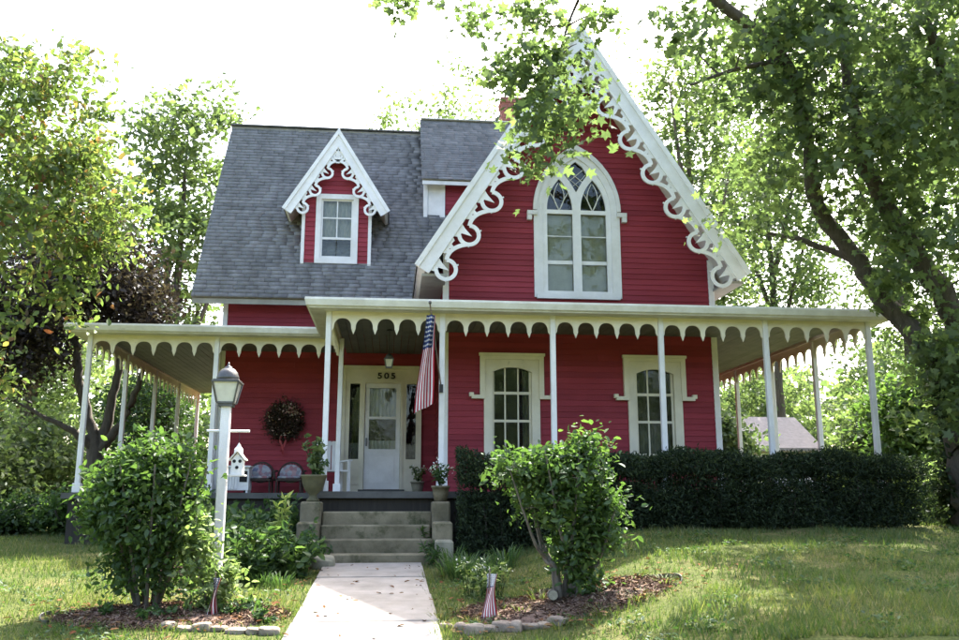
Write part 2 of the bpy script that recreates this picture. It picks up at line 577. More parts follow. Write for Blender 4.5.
def tubes_mesh(name, paths, mt, n=6):
    """many tapered tubes in one mesh: paths = [(points, radii)]"""
    V, F, b = [], [], 0
    ang = np.arange(n) * 2 * np.pi / n
    for pts, rad in paths:
        pts = np.array(pts, float)
        k = len(pts)
        d = np.gradient(pts, axis=0)
        d /= np.linalg.norm(d, axis=1)[:, None] + 1e-9
        ref = np.where(np.abs(d[:, 2:3]) > 0.9, np.array([[1.0, 0, 0]]), np.array([[0, 0, 1.0]]))
        a = np.cross(ref, d)
        a /= np.linalg.norm(a, axis=1)[:, None] + 1e-9
        c = np.cross(d, a)
        ring = pts[:, None, :] + np.array(rad)[:, None, None] * (a[:, None, :] * np.cos(ang)[None, :, None] + c[:, None, :] * np.sin(ang)[None, :, None])
        V.append(ring.reshape(-1, 3))
        i, j = np.meshgrid(np.arange(k - 1), np.arange(n), indexing='ij')
        j2 = (j + 1) % n
        F.append(np.stack([b + i * n + j, b + i * n + j2, b + (i + 1) * n + j2, b + (i + 1) * n + j], -1).reshape(-1, 4))
        b += k * n
    return raw_mesh(name, np.concatenate(V), np.concatenate(F), mt, smooth=True)


def smooth_path(pts, n=6):
    """Catmull-Rom through (point, radius) pairs"""
    P = [np.array([*p, r], float) for p, r in pts]
    P = [2 * P[0] - P[1]] + P + [2 * P[-1] - P[-2]]
    out = []
    for i in range(1, len(P) - 2):
        for k in range(n):
            t = k / n
            a, b, c, d = P[i - 1], P[i], P[i + 1], P[i + 2]
            out.append(0.5 * (2 * b + (c - a) * t + (2 * a - 5 * b + 4 * c - d) * t * t + (3 * b - a - 3 * c + d) * t ** 3))
    out.append(P[-2])
    out = np.array(out)
    return out[:, :3], np.maximum(out[:, 3], 0.004)


def blob_points(g, blobs, n, shell=0.55):
    w = np.array([b[2] if len(b) > 2 else b[1][0] * b[1][1] * b[1][2] for b in blobs], float)
    idx = g.choice(len(blobs), n, p=w / w.sum())
    u = g.normal(size=(n, 3))
    u /= np.linalg.norm(u, axis=1)[:, None]
    r = g.uniform(0, 1, n) ** (1 / 3.0)
    r = shell + (1 - shell) * r if shell else r
    c = np.array([b[0] for b in blobs], float)[idx]
    q = np.array([b[1] for b in blobs], float)[idx]
    return c + u * r[:, None] * q


def tree(name, label, cat, base, limbs, blobs, nclus, per, size, lm, tmpl='kite', bark='bark', seed=1, sigma=0.38, group=None, up=0.5, shell=0.35,
         droop=0.3, twig=0.012, flat=0.7, stem_name='trunk', crown_name='crown', extra=None, keep=None, tint=0.5):
    """limbs = [[(point, radius), ...], ...] in world space; blobs = [(centre, radii[, weight])] that the leaf clusters fill"""
    g = np.random.default_rng(seed)
    root = empty(name, base, label, cat, group)
    paths, nodes, nrad = [], [], []
    for lb in limbs:
        p, r = smooth_path([(Vector(q), w) for q, w in lb])
        p[1:-1] += g.normal(size=p[1:-1].shape) * r[1:-1, None] * 0.15
        paths.append((p, r))
        k = max(1, len(p) // 3)
        nodes += list(p[k:])
        nrad += list(r[k:])
    C = blob_points(g, blobs, nclus, shell)
    if extra is not None:
        C = np.concatenate([C, extra])
    if keep is not None:
        C = np.array([c for c in C if keep(c)])
    order = np.argsort(np.min(np.linalg.norm(C[:, None, :] - np.array(nodes)[None], axis=2), axis=1))
    NA, NR = np.array(nodes), np.array(nrad)
    for i in order:
        c = C[i]
        dv = NA - c
        dist = np.sqrt((dv ** 2).sum(1)) + np.maximum(dv[:, 2], 0) * 0.8
        j = int(np.argmin(dist))
        a = NA[j]
        L = np.linalg.norm(c - a)
        r0 = min(NR[j] * 0.7, twig + 0.014 * L)
        m = a * 0.5 + c * 0.5 + np.array([0, 0, 0.10 * L]) + g.normal(size=3) * 0.07 * L
        p, r = smooth_path([(a, r0), (m, r0 * 0.65 + 0.002), (c, twig * 0.45)], 3)
        paths.append((p, r))
        NA = np.concatenate([NA, p[2:]])
        NR = np.concatenate([NR, r[2:]])
    link_mesh(stem_name, tubes_mesh(stem_name, paths, M[bark]), root)
    cnt = g.integers(int(per * 0.5), int(per * 1.5), len(C))
    cid = np.repeat(np.arange(len(C)), cnt)
    P = C[cid] + g.normal(size=(cnt.sum(), 3)) * sigma * np.array([1, 1, flat]) * g.uniform(0.6, 1.3, len(C))[cid][:, None]
    tone = g.uniform(0, 1, len(C))[cid]
    rnd = np.clip(tone * tint + g.uniform(0, 1, len(P)) * (1 - tint), 0, 1)
    link_mesh(crown_name, leaf_mesh(crown_name, P, size, tmpl, M[lm], g, up=up, rnd=rnd, droop=droop), root)
    return root

# ================================================================== THE SETTING
def ground_axis(parts):
    a = []
    for lo, hi, st in parts:
        a += list(np.arange(lo, hi, st))
    return np.array(sorted(set(np.round(a, 3))))


gx = ground_axis([(-240, -40, 25), (-40, -12, 4), (-12, 14, 0.4), (14, 44, 4), (44, 300, 25)])
gy = ground_axis([(-80, 0, 10), (0, 6, 1.0), (6, 15, 0.3), (15, 32, 1.5), (32, 80, 8), (80, 420, 40)])
GX, GY = np.meshgrid(gx, gy)
GV = np.stack([GX.ravel(), GY.ravel(), gz_np(GX.ravel(), GY.ravel()) + 0.012 * rng.normal(size=GX.size) * (np.abs(GX.ravel()) > 1.6)], 1)
ii, jj = np.meshgrid(np.arange(len(gy) - 1), np.arange(len(gx) - 1), indexing='ij')
K = len(gx)
GF = np.stack([ii * K + jj, ii * K + jj + 1, (ii + 1) * K + jj + 1, (ii + 1) * K + jj], -1).reshape(-1, 4)
ground = link_mesh('ground', raw_mesh('ground', GV, GF, M['lawn'], smooth=True))
tag(ground, kind='structure')

# ---- concrete path of separate slabs
PX0, PX1 = -0.85, 0.47
path = empty('path', (-0.2, 9, gz(-0.2, 9)))
tag(path, kind='structure')
bedm = MB()
ylist = [2.4, 3.9, 5.4, 6.9, 8.42, 9.9, 11.2, 12.5]
for a, b in zip(ylist[:-1], ylist[1:]):
    m = MB()
    g0, g1 = 0.012, 0.012
    ys = [a + g0, (a + b) / 2, b - g1]
    dx = R.uniform(-0.01, 0.01)
    dz = R.uniform(-0.008, 0.008)
    top, bot = [], []
    for y in ys:
        for x in (PX0 + dx, PX1 + dx):
            z = gz(-0.2, y) + 0.035 + dz
            m.v.append((x, y, z))
    for y in ys:
        for x in (PX0 + dx, PX1 + dx):
            m.v.append((x, y, gz(-0.2, y) - 0.08))
    m.add([(0, 1, 3, 2), (2, 3, 5, 4), (6, 8, 9, 7), (8, 10, 11, 9), (0, 6, 7, 1), (4, 5, 11, 10), (0, 2, 8, 6), (2, 4, 10, 8), (1, 7, 9, 3), (3, 9, 11, 5)], 0)
    m.build('concrete_slab', M['concrete'], path, bevel=0.008)

# ---- mulch beds either side of the path (low mounds)
def bed(name, cx, cy, rx, ry, h, label_kind='structure'):
    n, k = 36, 5
    V = [(cx, cy, gz(cx, cy) + h)]
    F3 = []
    for q in range(1, k + 1):
        for i in range(n):
            t = 2 * math.pi * i / n
            w = 1 + 0.07 * math.sin(3 * t + cx) + 0.05 * math.sin(5 * t)
            x, y = cx + rx * w * q / k * math.cos(t), cy + ry * w * q / k * math.sin(t)
            hh = h * (1 - (q / k) ** 3) + (0.012 * R.uniform(-1, 1) if q < k else -0.03)
            V.append((x, y, gz(x, y) + 0.012 + hh))
    m = MB()
    m.v = V
    for i in range(n):
        m.add([(0, 1 + i, 1 + (i + 1) % n)], 0)
    for q in range(k - 1):
        for i in range(n):
            a, b = 1 + q * n + i, 1 + q * n + (i + 1) % n
            m.add([(a, a + n, b + n, b)], 0)
    return tag(m.build(name, M['mulch'], smooth=True), kind='structure')


bed('mulch_bed', -2.0, 8.95, 1.12, 0.66, 0.05)
bed('mulch_bed', 1.72, 8.85, 1.10, 0.72, 0.05)
bed('mulch_bed', -2.0, 12.1, 1.05, 1.2, 0.04)

# ================================================================== THE HOUSE
Y1, YL, Y2, Y3 = 14.0, 16.5, 15.8, 18.3          # front posts, left porch posts, gable wall, main wall
GXL, GXR, GXM = 0.94, 6.05, 3.44                 # gable wall and ridge
WXL = -3.47                                      # left end of the main wall
ZF = 1.13                                        # porch floor
YE, ZE, YR, ZR = 17.9, 5.08, 21.1, 10.15         # main roof: front eave, ridge
SM = (ZR - ZE) / (YR - YE)
house = empty('house', (2.0, 19.0, gz(2, 19)), 'red clapboard Gothic cottage with white scalloped porch and pierced gable trim', 'house')


def roof_hit(x, y):
    d = ray(x, y)
    t = (ZE + SM * (EYE[1] - YE) - EYE[2]) / (d[2] - SM * d[1])
    return Vector(EYE + d * t)


# ---- siding ------------------------------------------------------
cm = MB()
cm.v = [(0, 0, 0), (1, 0, 0), (1, -0.022, 0), (0, -0.022, 0), (0, 0, 1.12), (1, 0, 1.12), (1, -0.005, 1.12), (0, -0.005, 1.12)]
cm.add([(0, 1, 2, 3), (4, 7, 6, 5), (3, 2, 6, 7), (0, 3, 7, 4), (1, 5, 6, 2), (0, 4, 5, 1)], 0)
CLAP = cm.mesh('clapboard', M['red'])
CH = 0.105


def siding(wall_name, place, u0f, u1f, z0, z1, openings=(), rot=0.0):
    """lapped boards, course by course, left out where there are openings; the wall behind is one sheet"""
    m = MB()
    segs = []
    k = int((z1 - z0) / CH)
    for i in range(k):
        z = z0 + i * CH
        zm = z + CH / 2
        iv = [(u0f(z + CH), u1f(z + CH))]
        for op in openings:
            o = op(zm)
            if not o:
                continue
            nv = []
            for a, b in iv:
                if o[1] <= a or o[0] >= b:
                    nv.append((a, b))
                else:
                    if o[0] > a: nv.append((a, o[0]))
                    if o[1] < b: nv.append((o[1], b))
            iv = nv
        for a, b in iv:
            if b - a < 0.02:
                continue
            q = [place(a, 0.012, z), place(b, 0.012, z), place(b, 0.012, z + CH), place(a, 0.012, z + CH)]
            bb = len(m.v)
            m.v += [tuple(p) for p in q]
            m.add([(0, 1, 2, 3)], bb)
            while b - a > 2.6:                       # boards come in lengths: butt joints, staggered
                q_ = a + R.uniform(1.3, 2.5)
                segs.append((a, q_ - 0.002, z + R.uniform(-0.003, 0.003)))
                a = q_ + 0.002
            segs.append((a, b, z + R.uniform(-0.003, 0.003)))
    w = m.build(wall_name, M['red'], house)
    for a, b, z in segs:
        link_mesh('clapboard', CLAP, w, place(a, 0, z), (b - a, 1, CH), (0, 0, rot))
    return w


def rect_op(a, b, z0, z1):
    return lambda z: (a, b) if z0 < z < z1 else None


frontY = lambda Y: (lambda u, d, z: Vector((u, Y + d, z)))
# window places (first-floor windows share one design)
WIN1 = [2.18, 4.84]
ZW0, ZW1 = 1.78, 3.42
G0, G1, GS = 4.70, 6.39, 0.81        # gothic window sill, spring, half width
GC = 3.45


def arch_half(z, hw, zs, H):
    if z <= zs:
        return hw
    Rr = (hw * hw + H * H) / (2 * hw)
    q = Rr * Rr - (z - zs) ** 2
    return max(0.0, math.sqrt(max(q, 0)) - (Rr - hw))


def goth_op(z):
    if z < G0 or z > G1 + 1.25:
        return None
    h = arch_half(z, GS - 0.06, G1, 1.2)
    return (GC - h, GC + h) if h > 0.03 else None


ZGA = 9.84                      # gable ridge
SG = (ZGA - 5.09) / (GXM - 0.42)


def gl(z): return max(GXL, GXM - (ZGA - 0.15 - z) / SG)
def gr(z): return min(GXR, GXM + (ZGA - 0.15 - z) / SG)


siding('wall', frontY(Y2), gl, gr, 1.0, 9.6, [rect_op(c - 0.42, c + 0.42, ZW0, ZW1) for c in WIN1] + [goth_op])
siding('wall', frontY(Y3), lambda z: WXL, lambda z: GXL, 1.05, 5.25, [rect_op(-0.95, 0.55, 1.0, 3.62)])
# the short return wall beside the door faces left
siding('wall', lambda u, d, z: Vector((GXL + d, -u, z)), lambda z: -Y3, lambda z: -Y2, 1.05, 5.6, rot=-math.pi / 2)
# walls that face away from the street
m = MB()
m.box(WXL, WXL + 0.1, Y3 + 0.03, 23.9, 0.3, 5.2)
b0 = len(m.v)
m.v += [(WXL, Y3 + 0.03, 5.2), (WXL, 23.9, 5.2), (WXL, YR, ZR - 0.3), (WXL + 0.1, Y3 + 0.03, 5.2), (WXL + 0.1, 23.9, 5.2), (WXL + 0.1, YR, ZR - 0.3)]
m.add([(0, 1, 2), (3, 5, 4), (0, 2, 5, 3), (1, 4, 5, 2)], b0)
m.build('side_wall', M['red'], house)
MB().box(GXR - 0.1, GXR, Y2 + 0.03, 23.9, 0.3, 5.6).build('side_wall', M['red'], house)
MB().box(WXL, GXR, 23.9, 24.0, 0.3, 5.2).build('back_wall', M['red'], house)
m = MB()
m.v = [(GXL - 0.4, 24.6, 5.2), (GXR, 24.6, 5.2), (GXM, 24.6, 9.7), (GXL - 0.4, 24.7, 5.2), (GXR, 24.7, 5.2), (GXM, 24.7, 9.7)]
m.add([(0, 1, 2), (3, 5, 4), (0, 3, 4, 1), (1, 4, 5, 2), (2, 5, 3, 0)], 0)
m.build('back_wall', M['red'], house)
# stone foundation under the walls
m = MB()
m.box(WXL + 0.05, GXR - 0.05, Y3 + 0.06, 23.95, 0.0, 1.06)
m.box(GXL + 0.05, GXR - 0.05, Y2 + 0.06, Y3 + 0.06, 0.0, 1.01)
m.build('foundation', M['stone'], house)
# corner boards
for x, y, z0, z1, w in ((WXL - 0.03, Y3, 1.05, 5.2, 0.1), (GXL - 0.03, Y2, 1.05, 5.55, 0.11), (GXR - 0.08, Y2, 1.0, 5.5, 0.11)):
    MB().box(x, x + w, y - 0.035, y + 0.01, z0, z1).build('corner_board', M['white'], house, bevel=0.005)


# ---- roofs -------------------------------------------------------
def shingles(o, u, v, W, H, parent, clip=None, ex=0.115, sw=0.29, seed=3):
    g = np.random.default_rng(seed)
    o, u, v = Vector(o), Vector(u).normalized(), Vector(v).normalized()
    nn = u.cross(v).normalized()
    if nn.z < 0:
        nn = -nn
    V, F, rn, b = [], [], [], 0
    rows = int(H / ex) + 1
    for r in range(rows):
        a = -g.uniform(0, sw)
        rowtone = g.uniform(-0.12, 0.12)
        while a < W:
            w = sw * g.uniform(0.8, 1.2)
            x0, x1 = max(0, a), min(W, a + w - 0.006)
            a += w
            if x1 - x0 < 0.03:
                continue
            s0, s1 = r * ex + g.uniform(-0.004, 0.004), min(H, r * ex + ex * 1.12)
            if clip and not clip(o + u * (x0 + x1) / 2 + v * (s0 + s1) / 2):
                continue
            th = 0.016 + g.uniform(0, 0.006)
            for (xx, ss, hh) in ((x0, s0, 0), (x1, s0, 0), (x1, s1, 0), (x0, s1, 0), (x0, s0, th), (x1, s0, th), (x1, s1, 0.004), (x0, s1, 0.004)):
                V.append(o + u * xx + v * ss + nn * hh)
            F += [(b + 4, b + 5, b + 6, b + 7), (b, b + 1, b + 5, b + 4), (b + 1, b + 2, b + 6, b + 5), (b + 3, b, b + 4, b + 7)]
            t = min(1, max(0, 0.5 + rowtone + g.normal() * 0.22))
            rn += [t] * 8
            b += 8
    me = raw_mesh('shingles', np.array([tuple(p) for p in V]), np.array(F), M['shingle'], np.array(rn))
    return tag(link_mesh('shingles', me, parent), kind='stuff')


MXL = -4.06
def slab(m, p0, u, v, W, H, th):
    """roof deck: rectangle p0 + u*W + v*H with its thickness below"""
    p0, u, v = Vector(p0), Vector(u).normalized(), Vector(v).normalized()
    nn = u.cross(v).normalized()
    if nn.z < 0: nn = -nn
    m.obox(p0 + u * W / 2 + v * H / 2 - nn * th / 2, W / 2, H / 2, th / 2, u, v, nn)


vm = Vector((0, YR - YE, ZR - ZE))
m = MB()
slab(m, (MXL, YE, ZE), (1, 0, 0), vm, 7.5, vm.length, 0.10)
slab(m, (MXL, 2 * YR - YE, ZE), (1, 0, 0), Vector((0, -vm.y, vm.z)), 7.5, vm.length, 0.10)
roof = m.build('roof', M['soffit'], house)
shingles((MXL - 0.02, YE - 0.03, ZE - 0.03), (1, 0, 0), vm, 7.4, vm.length + 0.05, roof, clip=lambda p: p.z > ZGA - SG * abs(p.x - GXM) - 0.25 or p.x < 0.4, seed=4)
MB().obox((MXL + 3.7, YR, ZR + 0.02), 3.75, 0.10, 0.015, (1, 0, 0), (0, 1, 0), (0, 0, 1)).build('ridge_cap', M['roofing'], roof)
# eave board and rake board of the main roof
MB().box(MXL, 0.45, YE + 0.02, YE + 0.05, ZE - 0.16, ZE - 0.055).build('eave_board', M['soffit'], roof)
m = MB()
vn = vm.normalized()
nn = Vector((0, -vn.z, vn.y))
m.obox(Vector((MXL - 0.012, YE, ZE)) + vm / 2 - nn * 0.09, 0.012, vm.length / 2, 0.08, (1, 0, 0), vn, nn)
m.build('rake_board', M['soffit'], roof)
# vent-pipe boots and snow spikes left out of sight; small white vents at the dormer foot
# gable roof
YB = 15.04
m = MB()
vL = Vector((GXM - 0.42, 0, ZGA - 5.09))
slab(m, (0.42, YB + 0.05, 5.09), (0, 1, 0), vL, 9.5, vL.length, 0.16)
vR = Vector((-(6.46 - GXM), 0, ZGA - 5.09))
slab(m, (6.46, YB + 0.05, 5.09), (0, 1, 0), vR, 9.5, vR.length, 0.16)
groof = m.build('gable_roof', M['white'], house)
shingles((0.40, YB + 0.03, 5.06), (0, 1, 0), vL, 5.6, vL.length, groof, seed=5)
shingles((6.48, YB + 0.03, 5.06), (0, 1, 0), vR, 5.6, vR.length, groof, seed=6)


def rake(parent, apex, foot, Yf, wd, th, name='bargeboard'):
    """flat raking board with a bead, its upper edge from foot to apex"""
    a, f = Vector(apex), Vector(foot)
    d = (a - f).normalized()
    inn = Vector((-d.z, 0, d.x)) if a.x < f.x else Vector((d.z, 0, -d.x))
    if inn.z > 0: inn = -inn
    # mitre at the apex on the plane x = apex.x, plumb cut at the foot
    def pt(s, off, y):
        p = f + d * s + inn * off
        p.y = y
        return p
    L = (a - f).length
    m = MB()
    for (o0, o1, y0, y1) in ((0.0, wd, Yf, Yf + th), (-0.03, wd * 0.22, Yf - 0.03, Yf - 0.001), (wd * 0.86, wd, Yf - 0.018, Yf - 0.001)):
        e0 = -(inn.x * o0) / d.x
        e1 = -(inn.x * o1) / d.x
        q = [pt(0, o0, y0), pt(L + e0, o0, y0), pt(L + e1, o1, y0), pt(0, o1, y0)]
        b = len(m.v)
        m.v += [tuple(p) for p in q] + [tuple(Vector((p.x, y1, p.z))) for p in q]
        m.add([(0, 1, 2, 3), (4, 7, 6, 5), (0, 4, 5, 1), (1, 5, 6, 2), (2, 6, 7, 3), (3, 7, 4, 0)], b)
    return m.build(name, M['white'], parent), f, d, inn, L


def ribbon(m, pts, w, y0, y1):
    """flat band of width w following 2-D points (x, z)"""
    n = len(pts)
    L, Rr = [], []
    for i in range(n):
        a, b = pts[max(i - 1, 0)], pts[min(i + 1, n - 1)]
        dx, dz = b[0] - a[0], b[1] - a[1]
        q = math.hypot(dx, dz) + 1e-9
        L.append((pts[i][0] - dz / q * w / 2, pts[i][1] + dx / q * w / 2))
        Rr.append((pts[i][0] + dz / q * w / 2, pts[i][1] - dx / q * w / 2))
    b = len(m.v)
    for i in range(n):
        m.v += [(L[i][0], y0, L[i][1]), (Rr[i][0], y0, Rr[i][1]), (Rr[i][0], y1, Rr[i][1]), (L[i][0], y1, L[i][1])]
    for i in range(n - 1):
        k = i * 4
        m.add([(k, k + 4, k + 5, k + 1), (k + 1, k + 5, k + 6, k + 2), (k + 2, k + 6, k + 7, k + 3), (k + 3, k + 7, k + 4, k)], b)
    m.add([(0, 1, 2, 3), (4 * n - 4, 4 * n - 1, 4 * n - 2, 4 * n - 3)], b)


def tracery(parent, f, d, inn, L, wd, P, amp, bw, Yt, s0=0.0, top_gap=0.0):
    """pierced running scroll under a raking board: hooked lobes, spurs and small three-lobed leaves"""
    m = MB()
    n = max(2, round((L - s0 - top_gap) / P))
    P = (L - s0 - top_gap) / n
    def pt(s, o):
        p = f + d * s + inn * (wd + o)
        return (p.x, p.z)
    for k in range(n):
        a = s0 + k * P
        r = amp * 0.44
        c, oc = a + P * 0.30, amp - r
        # bulging lobe, hooked back under the roof board at its lower end
        lob = [pt(c + r * math.cos(t), oc + r * math.sin(t)) for t in np.linspace(math.radians(232), math.radians(-30), 22)]
        ribbon(m, lob, bw, Yt, Yt + 0.035)
        # long counter-curve running up along the board to the next lobe
        x1, o1 = c + r * math.cos(math.radians(-30)), oc + r * math.sin(math.radians(-30))
        x2, o2 = a + P + P * 0.30 + r * math.cos(math.radians(158)), oc + r * math.sin(math.radians(158))
        cur = [pt(x1 + (x2 - x1) * t, o1 * (1 - t) ** 2 + 2 * t * (1 - t) * (amp * 0.10) + o2 * t * t) for t in np.linspace(0, 1, 13)]
        ribbon(m, cur if k < n - 1 else cur[:8], bw * 1.05, Yt + 0.002, Yt + 0.033)
        for tt, ln in ((35, 1.36), (150, 1.28)):
            t = math.radians(tt)
            q = [pt(c + r * f_ * math.cos(t), oc + r * f_ * math.sin(t)) for f_ in (1.0, (1 + ln) / 2, ln)]
            ribbon(m, q[:2], bw * 0.7, Yt + 0.003, Yt + 0.032)
            ribbon(m, q[1:], bw * 0.35, Yt + 0.004, Yt + 0.031)
        # pierced filling between the scroll and the roof board
        bx = a + P * 0.83
        m.prism([pt(bx - P * 0.26, -0.02), pt(bx + P * 0.24, -0.02), pt(bx + P * 0.17, amp * 0.16), pt(bx + P * 0.06, amp * 0.13), pt(bx + P * 0.01, amp * 0.42), pt(bx - P * 0.05, amp * 0.15), pt(bx - P * 0.16, amp * 0.30)], [],
                lambda u, v, q: Vector((u, Yt + 0.006 + 0.022 * q, v)))
        m.prism([pt(c - r * 1.0, -0.02), pt(c + r * 0.7, -0.02), pt(c + r * 0.35, oc * 0.45), pt(c + r * 0.05, oc * 1.25), pt(c - r * 0.25, oc * 0.4), pt(c - r * 0.7, oc * 0.5)], [], lambda u, v, q: Vector((u, Yt + 0.007 + 0.021 * q, v)))
    return m.build('tracery', M['white'], parent)


AP = Vector((GXM, YB, ZGA + 0.03))
for ft, gap in ((Vector((0.39, YB, 5.06)), 0.35), (Vector((6.49, YB, 5.06)), 0.35)):
    bb, f, d, inn, L = rake(house, AP, ft, YB, 0.27, 0.05)
    tracery(bb, f, d, inn, L, 0.26, 0.72, 0.40, 0.07, YB + 0.004, 0.0, gap)
# ornament hanging at the gable peak: pierced roundel
m = MB()
pk = [(GXM + 0.30 * math.sin(t), 8.52 + 0.30 * math.cos(t)) for t in np.linspace(0, 2 * math.pi, 25)]
ribbon(m, pk, 0.07, YB + 0.006, YB + 0.04)
for k in range(4):
    t = math.pi / 4 + k * math.pi / 2
    q = [(GXM + 0.15 * math.cos(t) + 0.11 * math.cos(a), 8.52 + 0.15 * math.sin(t) + 0.11 * math.sin(a)) for a in np.linspace(0, 2 * math.pi, 13)]
    ribbon(m, q, 0.04, YB + 0.008, YB + 0.038)
m.box(GXM - 0.03, GXM + 0.03, YB + 0.01, YB + 0.036, 8.8, 9.4)
m.build('peak_roundel', M['white'], house)
# boxed eave ends at the two feet of the gable
for sx, x in ((1, 0.50), (-1, 6.38)):
    m = MB()
    a, b = (x, GXL) if sx > 0 else (GXR, x)
    m.box(a, b, YB + 0.06, 17.85, 4.88, 4.93)
    m.build('eave_soffit', M['soffit'], groof)


# ---- windows -----------------------------------------------------
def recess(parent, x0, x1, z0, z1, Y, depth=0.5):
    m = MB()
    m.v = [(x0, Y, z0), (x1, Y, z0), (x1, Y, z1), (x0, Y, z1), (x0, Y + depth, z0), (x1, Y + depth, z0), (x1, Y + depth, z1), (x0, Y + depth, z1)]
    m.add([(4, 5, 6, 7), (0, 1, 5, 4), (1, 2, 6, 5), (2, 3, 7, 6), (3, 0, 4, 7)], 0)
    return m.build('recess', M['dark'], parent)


def curtain(parent, x0, x1, z0, z1, Y, mt, waves=7, amp=0.02, name='curtain'):
    m = MB()
    n = waves * 6
    for i in range(n + 1):
        x = x0 + (x1 - x0) * i / n
        y = Y + amp * math.sin(2 * math.pi * waves * i / n)
        m.v += [(x, y, z0), (x, y * 0.3 + Y * 0.7, z1)]
    for i in range(n):
        m.add([(2 * i, 2 * i + 2, 2 * i + 3, 2 * i + 1)], 0)
    return m.build(name, mt, parent, smooth=True)


def pane(parent, x0, x1, z0, z1, Y):
    m = MB()
    m.box(x0, x1, Y, Y + 0.006, z0, z1)
    return m.build('pane', M['glass'], parent)


def seg_arc(c, hw, zs, rise, n=10):
    Rr = (hw * hw + rise * rise) / (2 * rise)
    out = []
    a = math.asin(hw / Rr)
    for i in range(n + 1):
        t = a - 2 * a * i / n
        out.append((c + Rr * math.sin(t), zs + Rr * math.cos(t) - (Rr - rise)))
    return out


def window1(c, lacey):
    Y = Y2 - 0.06
    w = empty('window', (c, Y2, 1.7))
    adopt(w, house)
    hw = 0.36
    # casing with segment-headed opening
    outer = [(c - 0.51, 1.62), (c + 0.51, 1.62), (c + 0.51, 3.53), (c - 0.51, 3.53)]
    hole = [(c - hw, ZW0), (c + hw, ZW0)] + seg_arc(c, hw, 3.28, 0.09)
    m = MB()
    m.prism(outer, [hole], lambda u, v, k: Vector((u, Y + 0.07 * k, v)))
    m.build('casing', M['cream'], w)
    # square hood mould with drops and out-turned feet
    m = MB()
    hood = [(c - 0.585, 2.86), (c - 0.585, 3.60), (c + 0.585, 3.60), (c + 0.585, 2.86), (c + 0.495, 2.86), (c + 0.495, 3.51), (c - 0.495, 3.51), (c - 0.495, 2.86)]
    m.prism(hood, [], lambda u, v, k: Vector((u, Y - 0.035 + 0.10 * k, v)))
    m.box(c - 0.605, c + 0.605, Y - 0.06, Y + 0.02, 3.575, 3.625)
    for s in (-1, 1):
        xa, xb = sorted((c + s * 0.50, c + s * 0.74))
        m.box(xa, xb, Y - 0.05, Y + 0.03, 2.79, 2.858)
        xa, xb = sorted((c + s * 0.70, c + s * 0.78))
        m.box(xa, xb, Y - 0.045, Y + 0.03, 2.83, 2.90)
    m.build('hood', M['cream'], w)
    MB().box(c - 0.56, c + 0.56, Y - 0.07, Y + 0.03, 1.60, 1.67).build('sill', M['cream'], w)
    # sashes: frames and bars
    m = MB()
    ys = Y + 0.075
    m.box(c - hw, c - hw + 0.04, ys, ys + 0.03, ZW0, 3.34)
    m.box(c + hw - 0.04, c + hw, ys, ys + 0.03, ZW0, 3.34)
    for z, t in ((ZW0 + 0.02, 0.05), (2.40, 0.045), (2.905, 0.05)):
        m.box(c - hw, c + hw, ys - 0.002, ys + 0.028, z - t / 2, z + t / 2)
    for k in (1, 2):
        x = c - hw + 2 * hw * k / 3
        m.box(x - 0.013, x + 0.013, ys + 0.002, ys + 0.026, ZW0, 3.38)
    m.build('sash', M['cream'], w)
    zs = [ZW0, 2.40, 2.905, 3.40]
    for i in range(3):
        for k in range(3):
            xa = c - hw + 2 * hw * k / 3 + 0.012
            pane(w, xa, xa + 2 * hw / 3 - 0.024, zs[i] + 0.02, zs[i + 1] - 0.02, ys + 0.012 + R.uniform(-0.002, 0.002))
    recess(w, c - 0.42, c + 0.42, ZW0 - 0.05, 3.45, Y + 0.09)
    if lacey:
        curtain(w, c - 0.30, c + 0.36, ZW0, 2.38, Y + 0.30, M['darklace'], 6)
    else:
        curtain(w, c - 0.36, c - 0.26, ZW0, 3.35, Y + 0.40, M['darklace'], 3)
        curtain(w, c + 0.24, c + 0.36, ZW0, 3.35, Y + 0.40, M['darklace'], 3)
    return w


window1(WIN1[0], False)
window1(WIN1[1], True)


def lancet(c, hw, z0, zs, H, n=10):
    Rr = (hw * hw + H * H) / (2 * hw)
    pts = [(c - hw, z0), (c + hw, z0)]
    for i in range(n + 1):
        z = zs + H * i / n
        pts.append((c + arch_half(z, hw, zs, H), z))
    for i in range(n - 1, -1, -1):
        z = zs + H * i / n
        pts.append((c - arch_half(z, hw, zs, H), z))
    return pts


